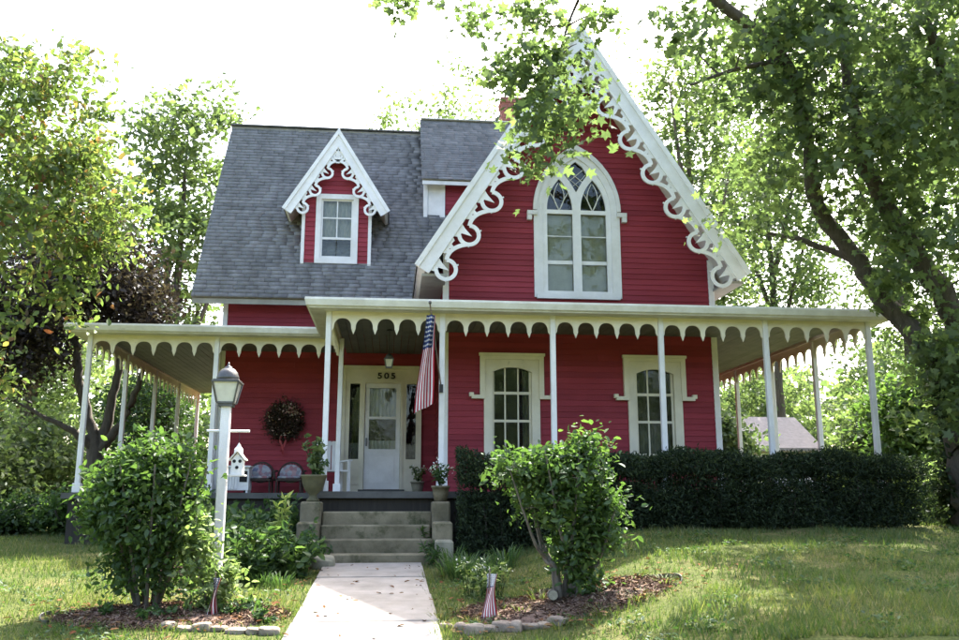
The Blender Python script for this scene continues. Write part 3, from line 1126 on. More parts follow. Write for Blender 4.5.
def gothic_window():
    Y = Y2 - 0.05
    c = GC
    w = empty('gothic_window', (c, Y2, G0))
    adopt(w, house)
    # pointed casing and hood mould
    o = lancet(c, GS + 0.02, G0, G1, 1.30)
    i_ = lancet(c, GS - 0.15, G0 + 0.10, G1, 1.09)
    MB().prism(o, [i_], lambda u, v, k: Vector((u, Y + 0.07 * k, v))).build('casing', M['white'], w)
    m = MB()
    oa = lancet(c, GS + 0.035, G1 - 0.02, G1, 1.33)[1:-0 or None]
    ia = lancet(c, GS - 0.035, G1 - 0.02, G1, 1.22)[1:]
    ring = oa[1:] + list(reversed(ia[1:]))
    m.prism(ring, [], lambda u, v, k: Vector((u, Y - 0.05 + 0.10 * k, v)))
    for s in (-1, 1):
        xa, xb = sorted((c + s * (GS - 0.04), c + s * (GS + 0.15)))
        m.box(xa, xb, Y - 0.055, Y + 0.04, G1 - 0.10, G1 - 0.022)
        xa, xb = sorted((c + s * (GS + 0.06), c + s * (GS + 0.15)))
        m.box(xa, xb, Y - 0.045, Y + 0.035, G1 - 0.20, G1 - 0.10)
    m.build('hood', M['white'], w)
    # tracery: two lancets and a diamond light
    yt = Y + 0.03
    outer = lancet(c, GS - 0.14, G0 + 0.09, G1, 1.10)
    L1 = lancet(c - 0.325, 0.245, G1 + 0.03, G1 + 0.03, 0.62)
    L2 = lancet(c + 0.325, 0.245, G1 + 0.03, G1 + 0.03, 0.62)
    dia = [(c, 6.78), (c + 0.12, 6.99), (c + 0.225, 7.13), (c + 0.13, 7.30), (c, 7.40), (c - 0.13, 7.30), (c - 0.225, 7.13), (c - 0.12, 6.99)]
    r1 = [(c - 0.57, G0 + 0.13), (c - 0.08, G0 + 0.13), (c - 0.08, G1 - 0.05), (c - 0.57, G1 - 0.05)]
    r2 = [(2 * c - x, z) for x, z in r1]
    MB().prism(outer, [L1, L2, dia, r1, r2], lambda u, v, k: Vector((u, yt + 0.045 * k, v))).build('tracery', M['white'], w)
    MB().box(c - GS + 0.02, c + GS - 0.02, Y - 0.04, Y + 0.02, G0 - 0.03, G0 + 0.05).build('sill', M['white'], w)
    m = MB()
    for s in (-1, 1):
        x = c + s * 0.325
        m.box(x - 0.25, x + 0.25, yt + 0.05, yt + 0.075, 5.36, 5.43)
        m.box(x - 0.25, x + 0.25, yt + 0.05, yt + 0.065, 5.90, 5.918)
    m.build('sash', M['white'], w)
    # lead bars: curved in the lancets, crossed in the diamond
    m = MB()
    yb0, yb1 = yt + 0.046, yt + 0.056
    for s in (-1, 1):
        x = c + s * 0.325
        for q in (-1, 1):
            pts = [(x + q * (0.235 * (1 - t) ** 0.0 * (0.0 + 1.0 * t)), G1 + 0.03 + 0.42 * math.sin(t * 1.35)) for t in np.linspace(0, 1, 8)]
            ribbon(m, pts, 0.016, yb0, yb1)
            pts = [(x + q * 0.10 * math.sin(t * 3.0), G1 + 0.03 + 0.55 * t) for t in np.linspace(0, 1, 8)]
            ribbon(m, pts, 0.014, yb0 + 0.001, yb1 - 0.001)
    for q in (-1, 1):
        ribbon(m, [(c - q * 0.17, 6.98), (c, 7.12), (c + q * 0.17, 7.27)], 0.014, yb0 + 0.001 * q, yb1 + 0.001 * q)
        ribbon(m, [(c - q * 0.07, 6.9), (c + q * 0.14, 7.08), (c + q * 0.2, 7.16)], 0.010, yb0 + 0.002, yb1 + 0.002)
    m.build('lead_bars', M['gutter'], w)
    for s in (-1, 1):
        x = c + s * 0.325
        pane(w, x - 0.25, x + 0.25, G0 + 0.12, 5.37, yt + 0.060)
        pane(w, x - 0.25, x + 0.25, 5.42, G1 - 0.04, yt + 0.058)
        pane(w, x - 0.25, x + 0.25, G1 + 0.02, G1 + 0.66, yt + 0.058)
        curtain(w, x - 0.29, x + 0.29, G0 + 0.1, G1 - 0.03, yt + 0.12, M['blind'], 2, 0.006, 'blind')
    pane(w, c - 0.24, c + 0.24, 6.75, 7.42, yt + 0.064)
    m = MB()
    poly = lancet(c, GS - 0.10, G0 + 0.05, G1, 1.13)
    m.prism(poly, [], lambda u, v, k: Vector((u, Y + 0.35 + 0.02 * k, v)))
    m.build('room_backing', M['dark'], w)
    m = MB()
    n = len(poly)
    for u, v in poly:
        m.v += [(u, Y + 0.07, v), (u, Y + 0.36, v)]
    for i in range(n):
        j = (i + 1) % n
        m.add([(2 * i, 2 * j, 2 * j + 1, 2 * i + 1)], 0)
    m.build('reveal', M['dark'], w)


gothic_window()

# ---- small roof dormer --------------------------------------------
hit = roof_hit(337, 264)
YD = hit.y
def D(x, y, dy=0.0): return at(x, y, YD + dy)
dorm = empty('dormer', (D(337, 264).x, YD, D(337, 264).z))
adopt(dorm, house)
dxl, dxr = D(302.5, 230).x, D(370.5, 230).x
dz0 = D(337, 265).z
ov = 0.22
dap = D(340, 132, -ov)
dfl, dfr = D(284, 208, -ov), D(388, 210.5, -ov)
dzf = (dfl.z + dfr.z) / 2
dhw = (dfr.x - dfl.x) / 2
dcx = (dfl.x + dfr.x) / 2
dap.x = dcx
sd_ = (dap.z - dzf) / dhw
wx0, wx1 = D(315.5, 230).x, D(358, 230).x
wz0, wz1 = D(337, 264).z, D(337, 195).z
m = MB()
k = int((dap.z - 0.3 - dz0) / CH)
dsegs = []
for i in range(-2, k + 1):
    z = dz0 + i * CH
    h = (dap.z - 0.12 - z - CH) / sd_
    a, b = max(dxl, dcx - h), min(dxr, dcx + h)
    if b - a < 0.05:
        continue
    iv = [(a, wx0 + 0.04), (wx1 - 0.04, b)] if wz0 - 0.02 < z + CH / 2 < wz1 - 0.02 else [(a, b)]
    for p, q in iv:
        dsegs.append((p, q, z))
        bb = len(m.v)
        m.v += [(p, YD + 0.012, z), (q, YD + 0.012, z), (q, YD + 0.012, z + CH), (p, YD + 0.012, z + CH)]
        m.add([(0, 1, 2, 3)], bb)
for x in (dxl, dxr):
    bb = len(m.v)
    m.v += [(x, YD, dz0 - 0.2), (x, YD + 2.0, dz0 - 0.2), (x, YD + 2.0, dzf + 0.35), (x, YD, dzf + 0.35)]
    m.add([(0, 1, 2, 3)], bb)
m.build('dormer_wall', M['red'], dorm)
for p, q, z in dsegs:
    link_mesh('clapboard', CLAP, dorm, (p, YD, z), (q - p, 1, CH))
for x in (dxl - 0.02, dxr - 0.05):
    MB().box(x, x + 0.07, YD - 0.04, YD + 0.01, dz0 - 0.03, dzf + 0.18).build('corner_board', M['white'], dorm)
m = MB()
for s, ft in ((1, dfl), (-1, dfr)):
    v = Vector((dap.x - (dcx - s * dhw), 0, dap.z - dzf))
    slab(m, (dcx - s * dhw, YD - ov + 0.03, dzf), (0, 1, 0), v, 2.6, v.length, 0.07)
droof = m.build('dormer_roof', M['white'], dorm)
for s in (1, -1):
    v = Vector((s * dhw, 0, dap.z - dzf))
    shingles((dcx - s * (dhw + 0.012), YD - ov + 0.02, dzf - 0.012), (0, 1, 0), v, 2.5, v.length, droof, seed=8 + s)
    bb, f, d, inn, L = rake(droof, Vector((dcx, YD - ov, dap.z + 0.02)), Vector((dcx - s * (dhw + 0.02), YD - ov, dzf - 0.02)), YD - ov, 0.20, 0.035)
    t = tracery(droof, f, d, inn, L, 0.19, 0.42, 0.25, 0.05, YD - ov + 0.004, 0.10, 0.14)
m = MB()
m.box(dcx - 0.045, dcx + 0.045, YD - ov + 0.006, YD - ov + 0.03, dap.z - 0.72, dap.z - 0.3)
m.build('pendant', M['white'], droof)
m = MB()
m.tube([(dcx, YD - ov, dap.z), (dcx, YD - ov, dap.z + 0.10), (dcx, YD - ov, dap.z + 0.22)], [0.03, 0.02, 0.006], 8)
m.build('finial', M['white'], droof)
# window of the dormer
dw = empty('window', ((wx0 + wx1) / 2, YD, wz0))
adopt(dw, dorm)
m = MB()
m.prism([(wx0, wz0), (wx1, wz0), (wx1, wz1), (wx0, wz1)], [[(wx0 + 0.11, wz0 + 0.12), (wx1 - 0.11, wz0 + 0.12), (wx1 - 0.11, wz1 - 0.11), (wx0 + 0.11, wz1 - 0.11)]],
        lambda u, v, k: Vector((u, YD - 0.05 + 0.07 * k, v)))
m.build('casing', M['white'], dw)
gx0, gx1, gz0, gz1 = wx0 + 0.10, wx1 - 0.10, wz0 + 0.11, wz1 - 0.10
m = MB()
for z, t in ((gz0 + 0.03, 0.06), (gz0 + (gz1 - gz0) * 0.34, 0.05), (gz0 + (gz1 - gz0) * 0.68, 0.03), (gz1 - 0.02, 0.05)):
    m.box(gx0, gx1, YD + 0.0, YD + 0.028, z - t / 2, z + t / 2)
for x in (gx0 + 0.025, gx1 - 0.025):
    m.box(x - 0.025, x + 0.025, YD + 0.002, YD + 0.026, gz0, gz1)
xm = (gx0 + gx1) / 2
m.box(xm - 0.012, xm + 0.012, YD + 0.004, YD + 0.024, gz0 + (gz1 - gz0) * 0.34, gz1)
m.build('sash', M['white'], dw)
zz = [gz0, gz0 + (gz1 - gz0) * 0.34, gz0 + (gz1 - gz0) * 0.68, gz1]
for i in range(3):
    for xa, xb in ((gx0 + 0.01, xm - 0.01), (xm + 0.01, gx1 - 0.01)):
        pane(dw, xa, xb, zz[i] + 0.01, zz[i + 1] - 0.01, YD + 0.012 + R.uniform(-0.002, 0.002))
recess(dw, gx0, gx1, gz0, gz1, YD + 0.028, 0.4)
curtain(dw, gx0, gx1, zz[1], gz1, YD + 0.12, M['lace'], 6, 0.015)

# ---- broad shed dormer beside the gable -----------------------------
hs = roof_hit(432, 216)
YS = hs.y
def S(x, y, dy=0.0): return at(x, y, YS + dy)
shed = empty('shed_dormer', (S(441, 216).x, YS, S(441, 216).z))
adopt(shed, house)
e0 = S(422.5, 178, -0.28)
ztop = at(425, 120.5, YR).z
v = Vector((0, YR - (YS - 0.28), ztop - e0.z))
m = MB()
slab(m, (e0.x, YS - 0.28, e0.z), (1, 0, 0), v, GXM - e0.x, v.length, 0.10)
m.v += []
slab(m, (e0.x, YR + v.y, e0.z), (1, 0, 0), Vector((0, -v.y, v.z)), GXM - e0.x, v.length, 0.10)
sroof = m.build('shed_roof', M['soffit'], shed)
shingles((e0.x - 0.02, YS - 0.31, e0.z - 0.03), (1, 0, 0), v, GXM - e0.x, v.length + 0.04, sroof, clip=lambda p: p.z > ZGA - SG * abs(p.x - GXM) - 0.3, seed=14)
MB().obox(((e0.x + GXM) / 2, YR, ztop + 0.02), (GXM - e0.x) / 2, 0.10, 0.012, (1, 0, 0), (0, 1, 0), (0, 0, 1)).build('ridge_cap', M['gutter'], sroof)
MB().box(e0.x, GXM - 0.6, YS - 0.275, YS - 0.24, e0.z - 0.14, e0.z - 0.055).build('eave_board', M['white'], sroof)
sx0 = S(441, 200).x
szb = S(441, 240).z
szt = e0.z + 0.02
m = MB()
nb = int((szt - szb) / CH) + 1
for i in range(nb):
    z = szb + i * CH
    bb = len(m.v)
    m.v += [(sx0, YS + 0.012, z), (GXM - 0.8, YS + 0.012, z), (GXM - 0.8, YS + 0.012, z + CH), (sx0, YS + 0.012, z + CH)]
    m.add([(0, 1, 2, 3)], bb)
m.box(sx0, sx0 + 0.06, YS + 0.02, YR, szb - 0.4, szt)
m.build('shed_wall', M['red'], shed)
for i in range(nb):
    link_mesh('clapboard', CLAP, shed, (sx0, YS, szb + i * CH), (GXM - 0.8 - sx0, 1, CH))
MB().box(sx0 - 0.03, sx0 + 0.09, YS - 0.045, YS + 0.01, szb, szt).build('corner_board', M['white'], shed)
xa = S(423.5, 200).x
m = MB()
m.box(xa + 0.05, sx0 - 0.03, YS - 0.02, YS + 0.25, S(432, 216).z - 0.15, szt)
m.build('cheek_panel', M['white'], shed)
MB().box(xa, xa + 0.09, YS - 0.05, YS + 0.2, S(432, 216).z - 0.1, szt).build('corner_board', M['white'], shed)

# ---- brick chimney behind the gable ------------------------------------
cc = at(511, 113, 21.9)
ch = empty('chimney', (cc.x, 21.9, 9.0))
adopt(ch, house)
m = MB()
m.box(cc.x - 0.27, cc.x + 0.27, 21.63, 22.17, 8.6, cc.z + 0.33)
m.build('chimney_core', M['mortar'], ch)
m = MB()
z, k = 8.6, 0
while z < cc.z + 0.3:
    prj = 0.03 if z > cc.z + 0.12 else 0.0
    for side in range(4):
        u = -0.29 - prj
        off = 0.0 if (k + side) % 2 else 0.105
        xs = [-0.285 - prj] + [q for q in (-0.285 - prj + 0.21 - off + 0.21 * j for j in range(4)) if -0.25 < q < 0.25] + [0.285 + prj]
        for p, q in zip(xs[:-1], xs[1:]):
            p, q = p + 0.006, q - 0.006
            e = 0.285 + prj + R.uniform(-0.003, 0.003)
            if side == 0: m.box(cc.x + p, cc.x + q, 21.9 - e, 21.9 - 0.26, z, z + 0.062)
            elif side == 1: m.box(cc.x + p, cc.x + q, 21.9 + 0.26, 21.9 + e, z, z + 0.062)
            elif side == 2: m.box(cc.x - e, cc.x - 0.262, 21.9 + p + 0.03, 21.9 + q - 0.03, z, z + 0.062)
            else: m.box(cc.x + 0.262, cc.x + e, 21.9 + p + 0.03, 21.9 + q - 0.03, z, z + 0.062)
    z += 0.073
    k += 1
tag(m.build('bricks', M['brick'], ch), kind='stuff')

# ================================================================== PORCH
porch = empty('porch', (2.0, 15.0, 0.4))
adopt(porch, house)
XL0, XL1 = -5.5, -0.95
front_posts = [-1.01 + 1.812 * i for i in range(6)]           # -1.01 .. 8.05
left_front = [-5.5, -3.23, -0.95]
left_side = [YL + 2.33 * i for i in range(1, 5)]
right_side = [Y1 + 1.925 * i for i in range(1, 5)]
XR = front_posts[-1]
YLB, YRB = left_side[-1], right_side[-1]

# floor
m = MB()
m.box(-1.25, XR + 0.2, Y1 - 0.3, Y2 + 0.06, ZF - 0.10, ZF)
m.box(-5.7, GXL + 0.06, YL - 0.2, Y3 + 0.06, ZF - 0.103, ZF - 0.003)
m.box(-1.247, GXL + 0.058, Y2 - 0.1, YL, ZF - 0.101, ZF - 0.001)
m.box(-5.7, WXL + 0.05, Y3, YLB + 0.2, ZF - 0.102, ZF - 0.002)
m.box(GXR - 0.05, XR + 0.2, Y2, YRB + 0.2, ZF - 0.102, ZF - 0.002)
m.build('porch_floor', M['porchgrey'], porch)
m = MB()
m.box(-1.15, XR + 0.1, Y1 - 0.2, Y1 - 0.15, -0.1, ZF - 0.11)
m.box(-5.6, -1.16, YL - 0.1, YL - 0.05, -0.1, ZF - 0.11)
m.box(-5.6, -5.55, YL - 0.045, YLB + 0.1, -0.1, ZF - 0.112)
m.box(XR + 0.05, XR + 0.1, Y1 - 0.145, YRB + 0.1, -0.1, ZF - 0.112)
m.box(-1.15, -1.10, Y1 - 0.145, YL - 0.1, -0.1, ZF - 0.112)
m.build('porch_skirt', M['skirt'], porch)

# posts
ZT = 3.98
m = MB()
hw = 0.043
m.box(-hw, hw, -hw, hw, 0.16, ZT - ZF)
m.box(-0.07, 0.07, -0.07, 0.07, 0.0, 0.162)
POST = m.mesh('post', M['white'], bevel=0.008)
spots = [(x, Y1) for x in front_posts] + [(x, YL) for x in left_front] + [(-5.5, y) for y in left_side] + [(XR, y) for y in right_side] + [(GXL - 0.12 if False else WXL - 0.06, Y3 - 0.06)]
for x, y in spots:
    link_mesh('post', POST, porch, (x, y, ZF), (1, 1, 1), (R.uniform(-0.004, 0.004), R.uniform(-0.004, 0.004), 0))

# scalloped valances
def valance_mesh(L, n):
    w = L / n
    zt, za, zs, zp = 0.0, -0.12, -0.285, -0.385
    pts = [(0, zt), (L, zt), (L, zs - 0.05)]
    for i in range(n - 1, -1, -1):
        c = (i + 0.5) * w
        h = w / 2 - 0.034
        for j in range(13):
            t = math.pi * j / 12
            pts.append((c + h * math.copysign(abs(math.cos(t)) ** 0.85, math.cos(t)), zs + (za - zs) * math.sin(t) ** 0.85))
        if i > 0:
            b = i * w
            pts += [(b + 0.026, zs - 0.03), (b, zp), (b - 0.026, zs - 0.03)]
        else:
            pts.append((0, zs - 0.05))
    m = MB()
    m.prism(pts, [], lambda u, v, k: Vector((u, -0.014 + 0.028 * k, v)))
    for i in range(1, n):       # little band at the neck of each pendant
        m.box(i * w - 0.036, i * w + 0.036, -0.02, 0.02, zs - 0.012, zs + 0.004)
    return m.mesh('valance', M['cream'])


vf = valance_mesh(1.812 - 0.08, 5)
vl = valance_mesh(2.27 - 0.08, 6)
vs = valance_mesh(2.33 - 0.08, 6)
vr = valance_mesh(1.925 - 0.08, 5)
vc = valance_mesh(2.5 - 0.08, 7)
VZ = 3.985
for a in front_posts[:-1]:
    link_mesh('valance', vf, porch, (a + 0.04, Y1 + R.uniform(-0.006, 0.006), VZ + R.uniform(-0.008, 0.004)))
for a in left_front[:-1]:
    link_mesh('valance', vl, porch, (a + 0.04, YL + R.uniform(-0.006, 0.006), VZ + R.uniform(-0.008, 0.004)))
for y in [YL] + left_side[:-1]:
    link_mesh('valance', vs, porch, (-5.5, y + 0.04, VZ), rot=(0, 0, math.pi / 2))
for y in [Y1] + right_side[:-1]:
    link_mesh('valance', vr, porch, (XR, y + 0.04, VZ), rot=(0, 0, math.pi / 2))
link_mesh('valance', vc, porch, (-1.0, Y1 + 0.04, VZ), rot=(0, 0, math.pi / 2))

# beams above the valances
m = MB()
m.box(front_posts[0] - 0.06, XR + 0.06, Y1 - 0.06, Y1 + 0.06, VZ, 4.10)
m.box(-5.56, -1.10, YL - 0.06, YL + 0.06, VZ, 4.10)
m.box(-5.56, -5.44, YL + 0.06, YLB + 0.06, VZ, 4.10)
m.box(XR - 0.06, XR + 0.06, Y1 + 0.06, YRB + 0.06, VZ, 4.10)
m.box(-1.07, -0.95, Y1 + 0.06, YL + 0.06, VZ, 4.10)
m.build('beam', M['cream'], porch)

# projecting eave: sloping soffit board, fascia / gutter
def eave(p0, p1, out, name='eave'):
    """run of soffit, crown and gutter from p0 to p1 (2-D), out = outward unit direction"""
    p0, p1, out = Vector((*p0, 0)), Vector((*p1, 0)), Vector((*out, 0))
    prof = [(0.05, 3.985), (0.07, 3.96), (0.30, 3.965), (0.31, 3.98), (0.345, 4.0), (0.37, 4.09), (0.36, 4.125), (0.05, 4.14)]
    e0 = out.cross(Vector((0, 0, 1)))
    m = MB()
    dirv = (p1 - p0).normalized()
    a = [p0 + out * o + Vector((0, 0, z)) - dirv * (o if True else 0) for o, z in prof]
    b = [p1 + out * o + Vector((0, 0, z)) + dirv * (o if True else 0) for o, z in prof]
    n = len(prof)
    m.v += [tuple(q) for q in a] + [tuple(q) for q in b]
    for i in range(n):
        j = (i + 1) % n
        m.add([(i, j, n + j, n + i)], 0)
    m.add([tuple(range(n)), tuple(reversed(range(n, 2 * n)))], 0)
    return m


eave((front_posts[0], Y1), (XR, Y1), (0, -1)).build('gutter', M['gutter'], porch)
eave((XR, Y1), (XR, YRB), (1, 0)).build('gutter', M['gutter'], porch)
eave((-5.5, YL), (-1.45, YL), (0, -1)).build('gutter', M['gutter'], porch)
eave((-5.5, YL), (-5.5, YLB), (-1, 0)).build('gutter', M['gutter'], porch)
eave((-1.01, Y1), (-1.01, YL + 0.3), (-1, 0)).build('gutter', M['gutter'], porch)

# porch roof: low-pitched deck
m = MB()
def low_roof(x0, x1, y0, y1, z00, z10, z11, z01, th=0.05):
    b = len(m.v)
    for dz in (0, -th):
        m.v.extend([(x0, y0, z00 + dz), (x1, y0, z10 + dz), (x1, y1, z11 + dz), (x0, y1, z01 + dz)])
    m.add([(0, 1, 2, 3), (4, 7, 6, 5), (0, 4, 5, 1), (1, 5, 6, 2), (2, 6, 7, 3), (3, 7, 4, 0)], b)
low_roof(-1.3, 8.35, Y1 - 0.3, Y2 + 0.02, 4.13, 4.13, 4.42, 4.42)
low_roof(-1.3, GXL, Y2 + 0.021, Y3 + 0.02, 4.42, 4.42, 4.45, 4.45)
low_roof(-5.8, -1.31, YL - 0.3, Y3 + 0.02, 4.13, 4.13, 4.40, 4.40)
low_roof(-5.8, WXL, Y3 + 0.021, YLB + 0.3, 4.13, 4.40, 4.40, 4.13)
low_roof(GXR, 8.35, Y2 + 0.021, YRB + 0.3, 4.42, 4.13, 4.13, 4.42)
m.build('porch_roof', M['roofing'], porch)

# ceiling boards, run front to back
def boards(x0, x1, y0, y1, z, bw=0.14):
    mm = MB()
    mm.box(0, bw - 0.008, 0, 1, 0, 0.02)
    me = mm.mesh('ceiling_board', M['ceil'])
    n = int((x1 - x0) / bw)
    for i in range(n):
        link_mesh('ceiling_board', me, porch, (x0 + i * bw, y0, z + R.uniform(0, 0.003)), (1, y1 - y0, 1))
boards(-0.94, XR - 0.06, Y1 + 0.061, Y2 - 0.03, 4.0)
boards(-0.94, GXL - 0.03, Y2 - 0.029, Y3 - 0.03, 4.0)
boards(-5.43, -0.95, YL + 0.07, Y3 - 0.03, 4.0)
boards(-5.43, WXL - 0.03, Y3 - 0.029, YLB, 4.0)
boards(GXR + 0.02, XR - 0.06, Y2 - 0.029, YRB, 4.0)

# ---- front door with sidelights -------------------------------------------
ent = empty('front_door', (-0.19, Y3, ZF))
adopt(ent, house)
Yd = Y3 - 0.05
DX0, DX1 = -0.53, 0.20
SLs = [(-0.84, -0.64), (0.32, 0.52)]
m = MB()
fr = [(-1.02, ZF), (0.62, ZF), (0.62, 3.68), (-1.02, 3.68)]
holes = [[(DX0, ZF + 0.08), (DX1, ZF + 0.08), (DX1, 3.37), (DX0, 3.37)]]
for a, b in SLs:
    holes.append([(a, 1.80), (b, 1.80), (b, 3.36), (a, 3.36)])
m.prism(fr, holes, lambda u, v, k: Vector((u, Yd - 0.02 + 0.09 * k, v)))
m.box(-1.06, 0.66, Yd - 0.06, Yd - 0.021, 3.66, 3.73)
for x in (-1.03, 0.53):
    m.box(x, x + 0.10, Yd - 0.045, Yd - 0.021, ZF, 3.655)
for a, b in SLs:
    m.box(a + 0.01, b - 0.01, Yd - 0.035, Yd - 0.021, 1.30, 1.70)
for x in (DX0 - 0.055, DX1 + 0.005):
    m.box(x, x + 0.05, Yd - 0.04, Yd - 0.021, ZF, 3.42)
m.box(DX0 - 0.055, DX1 + 0.055, Yd - 0.042, Yd - 0.0215, 3.38, 3.44)
m.build('door_surround', M['cream'], ent)
MB().box(DX0 - 0.1, DX1 + 0.1, Yd - 0.10, Yd - 0.02, ZF, ZF + 0.08).build('threshold', M['porchgrey'], ent)
m = MB()
m.prism([(DX0 + 0.005, ZF + 0.085), (DX1 - 0.005, ZF + 0.085), (DX1 - 0.005, 3.365), (DX0 + 0.005, 3.365)],
        [[(DX0 + 0.09, 2.02), (DX1 - 0.09, 2.02), (DX1 - 0.09, 2.63), (DX0 + 0.09, 2.63)], [(DX0 + 0.09, 2.68), (DX1 - 0.09, 2.68), (DX1 - 0.09, 3.27), (DX0 + 0.09, 3.27)]],
        lambda u, v, k: Vector((u, Yd + 0.0 + 0.04 * k, v)))
door = m.build('door', M['white'], ent)
MB().box(DX0 + 0.12, DX1 - 0.12, Yd - 0.008, Yd - 0.001, 1.35, 1.88).build('kick_panel', M['white'], door)
MB().box(DX0 + 0.03, DX0 + 0.06, Yd - 0.05, Yd - 0.002, 2.08, 2.24).build('handle', M['bronze'], door)
pane(door, DX0 + 0.08, DX1 - 0.08, 2.0, 2.65, Yd + 0.02)
pane(door, DX0 + 0.08, DX1 - 0.08, 2.67, 3.28, Yd + 0.022)
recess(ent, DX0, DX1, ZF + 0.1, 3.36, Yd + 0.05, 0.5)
curtain(ent, DX0 + 0.04, DX1 - 0.04, 2.66, 3.30, Yd + 0.10, M['lace'], 8, 0.015)
curtain(ent, DX0 + 0.04, DX1 - 0.04, 2.0, 2.2, Yd + 0.11, M['lace'], 8, 0.015)
for a, b in SLs:
    pane(ent, a, b, 1.80, 3.36, Yd + 0.03)
    recess(ent, a - 0.01, b + 0.01, 1.79, 3.37, Yd + 0.055, 0.35)
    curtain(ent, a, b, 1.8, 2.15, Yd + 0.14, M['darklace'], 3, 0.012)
    MB().box(a, b, Yd - 0.015, Yd + 0.02, 1.78, 1.815).build('sill', M['cream'], ent)
# house number: three cast digits
cu = bpy.data.curves.new('house_number', 'FONT')
cu.body = '505'
cu.size = 0.215
cu.extrude = 0.012
cu.offset = 0.006
cu.space_character = 1.35
cu.align_x = 'CENTER'
to = bpy.data.objects.new('house_number', cu)
col.objects.link(to)
bpy.context.view_layer.update()
dg = bpy.context.evaluated_depsgraph_get()
nm = bpy.data.meshes.new_from_object(to.evaluated_get(dg))
bpy.data.objects.remove(to)
nm.materials.clear()
nm.materials.append(M['house_number'])
nb = at(386.5, 379, Yd - 0.025)
link_mesh('house_number', nm, ent, (nb.x, Yd - 0.034, nb.z + 0.01), (0.95, 0.78, 1), (math.pi / 2, 0, 0))

# ---- front steps of old stone ------------------------------------------------
steps = empty('front_steps', (-0.18, 12.9, gz(-0.2, 12.6)), 'five mossy stone steps with stepped side blocks below the front door', 'steps')
gp = gz(-0.2, 12.5) + 0.03
SH = (ZF - 0.10 - gp) / 4.6
for i in range(5):
    z1 = ZF - 0.11 - i * SH * 0.98
    y0 = Y1 - 0.32 - 0.28 * i
    m = MB()
    m.box(-0.98 + 0.01 * i, 0.58 - 0.01 * i, y0 - 0.28, y0 + 0.3, z1 - SH - 0.05, z1 - SH) if False else None
    m.box(-0.96 + R.uniform(-0.02, 0.02), 0.62 + R.uniform(-0.02, 0.02), y0 - 0.30, y0 - 0.02 + 0.3, -0.2 + 0.001 * i, z1 - SH * 0.98)
    if z1 - SH * 0.98 > gp + 0.02:
        m.build('step', M['stone'], steps, bevel=0.018)
for s, x0, x1 in ((-1, -1.26, -0.97), (1, 0.63, 0.90)):
    for k, (ya, yb, zt) in enumerate(((13.12, 13.68, 0.98), (12.72, 13.11, 0.70), (12.36, 12.71, 0.46))):
        m = MB()
        m.box(x0 + R.uniform(-0.015, 0.015), x1 + R.uniform(-0.015, 0.015), ya, yb, 0.0, zt)
        m.build('side_block', M['palestone'] if k == 2 else M['stone'], steps, bevel=0.025)

# ================================================================== TREES AND PLANTS
def P3(x, y, Y):
    return tuple(at(x, y, Y))


def G3(x, y, dz=-0.05):
    return (x, y, gz(x, y) + dz)


# ---- big maple at the right, its limbs reaching over the lawn and in front of the gable
mb = P3(985, 520, 12.6)
mbase = (mb[0], 12.6, gz(mb[0], 12.6) - 0.05)
mp = lambda x, y, Y, r: (P3(x, y, Y), r * 0.8)
limbs = [
    [(mbase, 0.46), ((mbase[0] - 0.02, 12.6, 1.6), 0.38), mp(972, 360, 12.6, 0.33), mp(945, 300, 12.5, 0.24), mp(905, 235, 12.3, 0.19), mp(872, 180, 12.0, 0.15), mp(850, 90, 11.8, 0.11), mp(838, -30, 11.6, 0.07)],
    [mp(968, 372, 12.6, 0.26), mp(905, 326, 12.7, 0.20), mp(858, 262, 12.8, 0.17), mp(818, 205, 12.6, 0.15), mp(806, 130, 12.2, 0.13), mp(785, 60, 11.6, 0.12), mp(715, -2, 11.2, 0.10), mp(640, -60, 10.9, 0.07), mp(560, -80, 10.8, 0.04)],
    [mp(975, 350, 12.6, 0.30), mp(1000, 220, 12.4, 0.24), mp(1010, 60, 12.0, 0.18), mp(990, -120, 11.6, 0.12)],
    [mp(1000, 220, 12.4, 0.18), mp(960, 120, 11.4, 0.12), mp(925, 20, 10.8, 0.08)],
    [mp(858, 262, 12.8, 0.08), mp(800, 240, 13.4, 0.06), mp(760, 232, 13.8, 0.03)],
    [mp(640, -60, 10.9, 0.05), mp(590, -20, 10.8, 0.035), mp(560, 50, 10.8, 0.022), mp(548, 110, 10.8, 0.012), mp(540, 150, 10.8, 0.006)],
    [mp(560, -80, 10.8, 0.03), mp(500, -50, 10.8, 0.022), mp(455, -25, 10.8, 0.012), mp(400, -8, 10.8, 0.006)],
    [mp(1000, 220, 12.4, 0.2), mp(1010, 120, 13.8, 0.13), mp(990, 20, 15.4, 0.08), mp(1020, -80, 16.2, 0.04)],
    [mp(1010, 120, 13.8, 0.10), mp(930, 70, 15.4, 0.07), mp(850, 50, 16.2, 0.05), mp(780, 40, 16.4, 0.02)],
    [mp(785, 60, 11.6, 0.06), mp(735, 70, 11.3, 0.04), mp(690, 85, 11.2, 0.02)],
]
# leaf clusters given as picture regions at their depth: (x, y, depth, rx, ry, rz(depth), weight)
def px_blob(x, y, Y, rx, ry, ryd, w=None):
    c = P3(x, y, Y)
    s = Y / FPX
    b = (c, (rx * s, ryd, ry * s))
    return b + ((w,) if w else ())


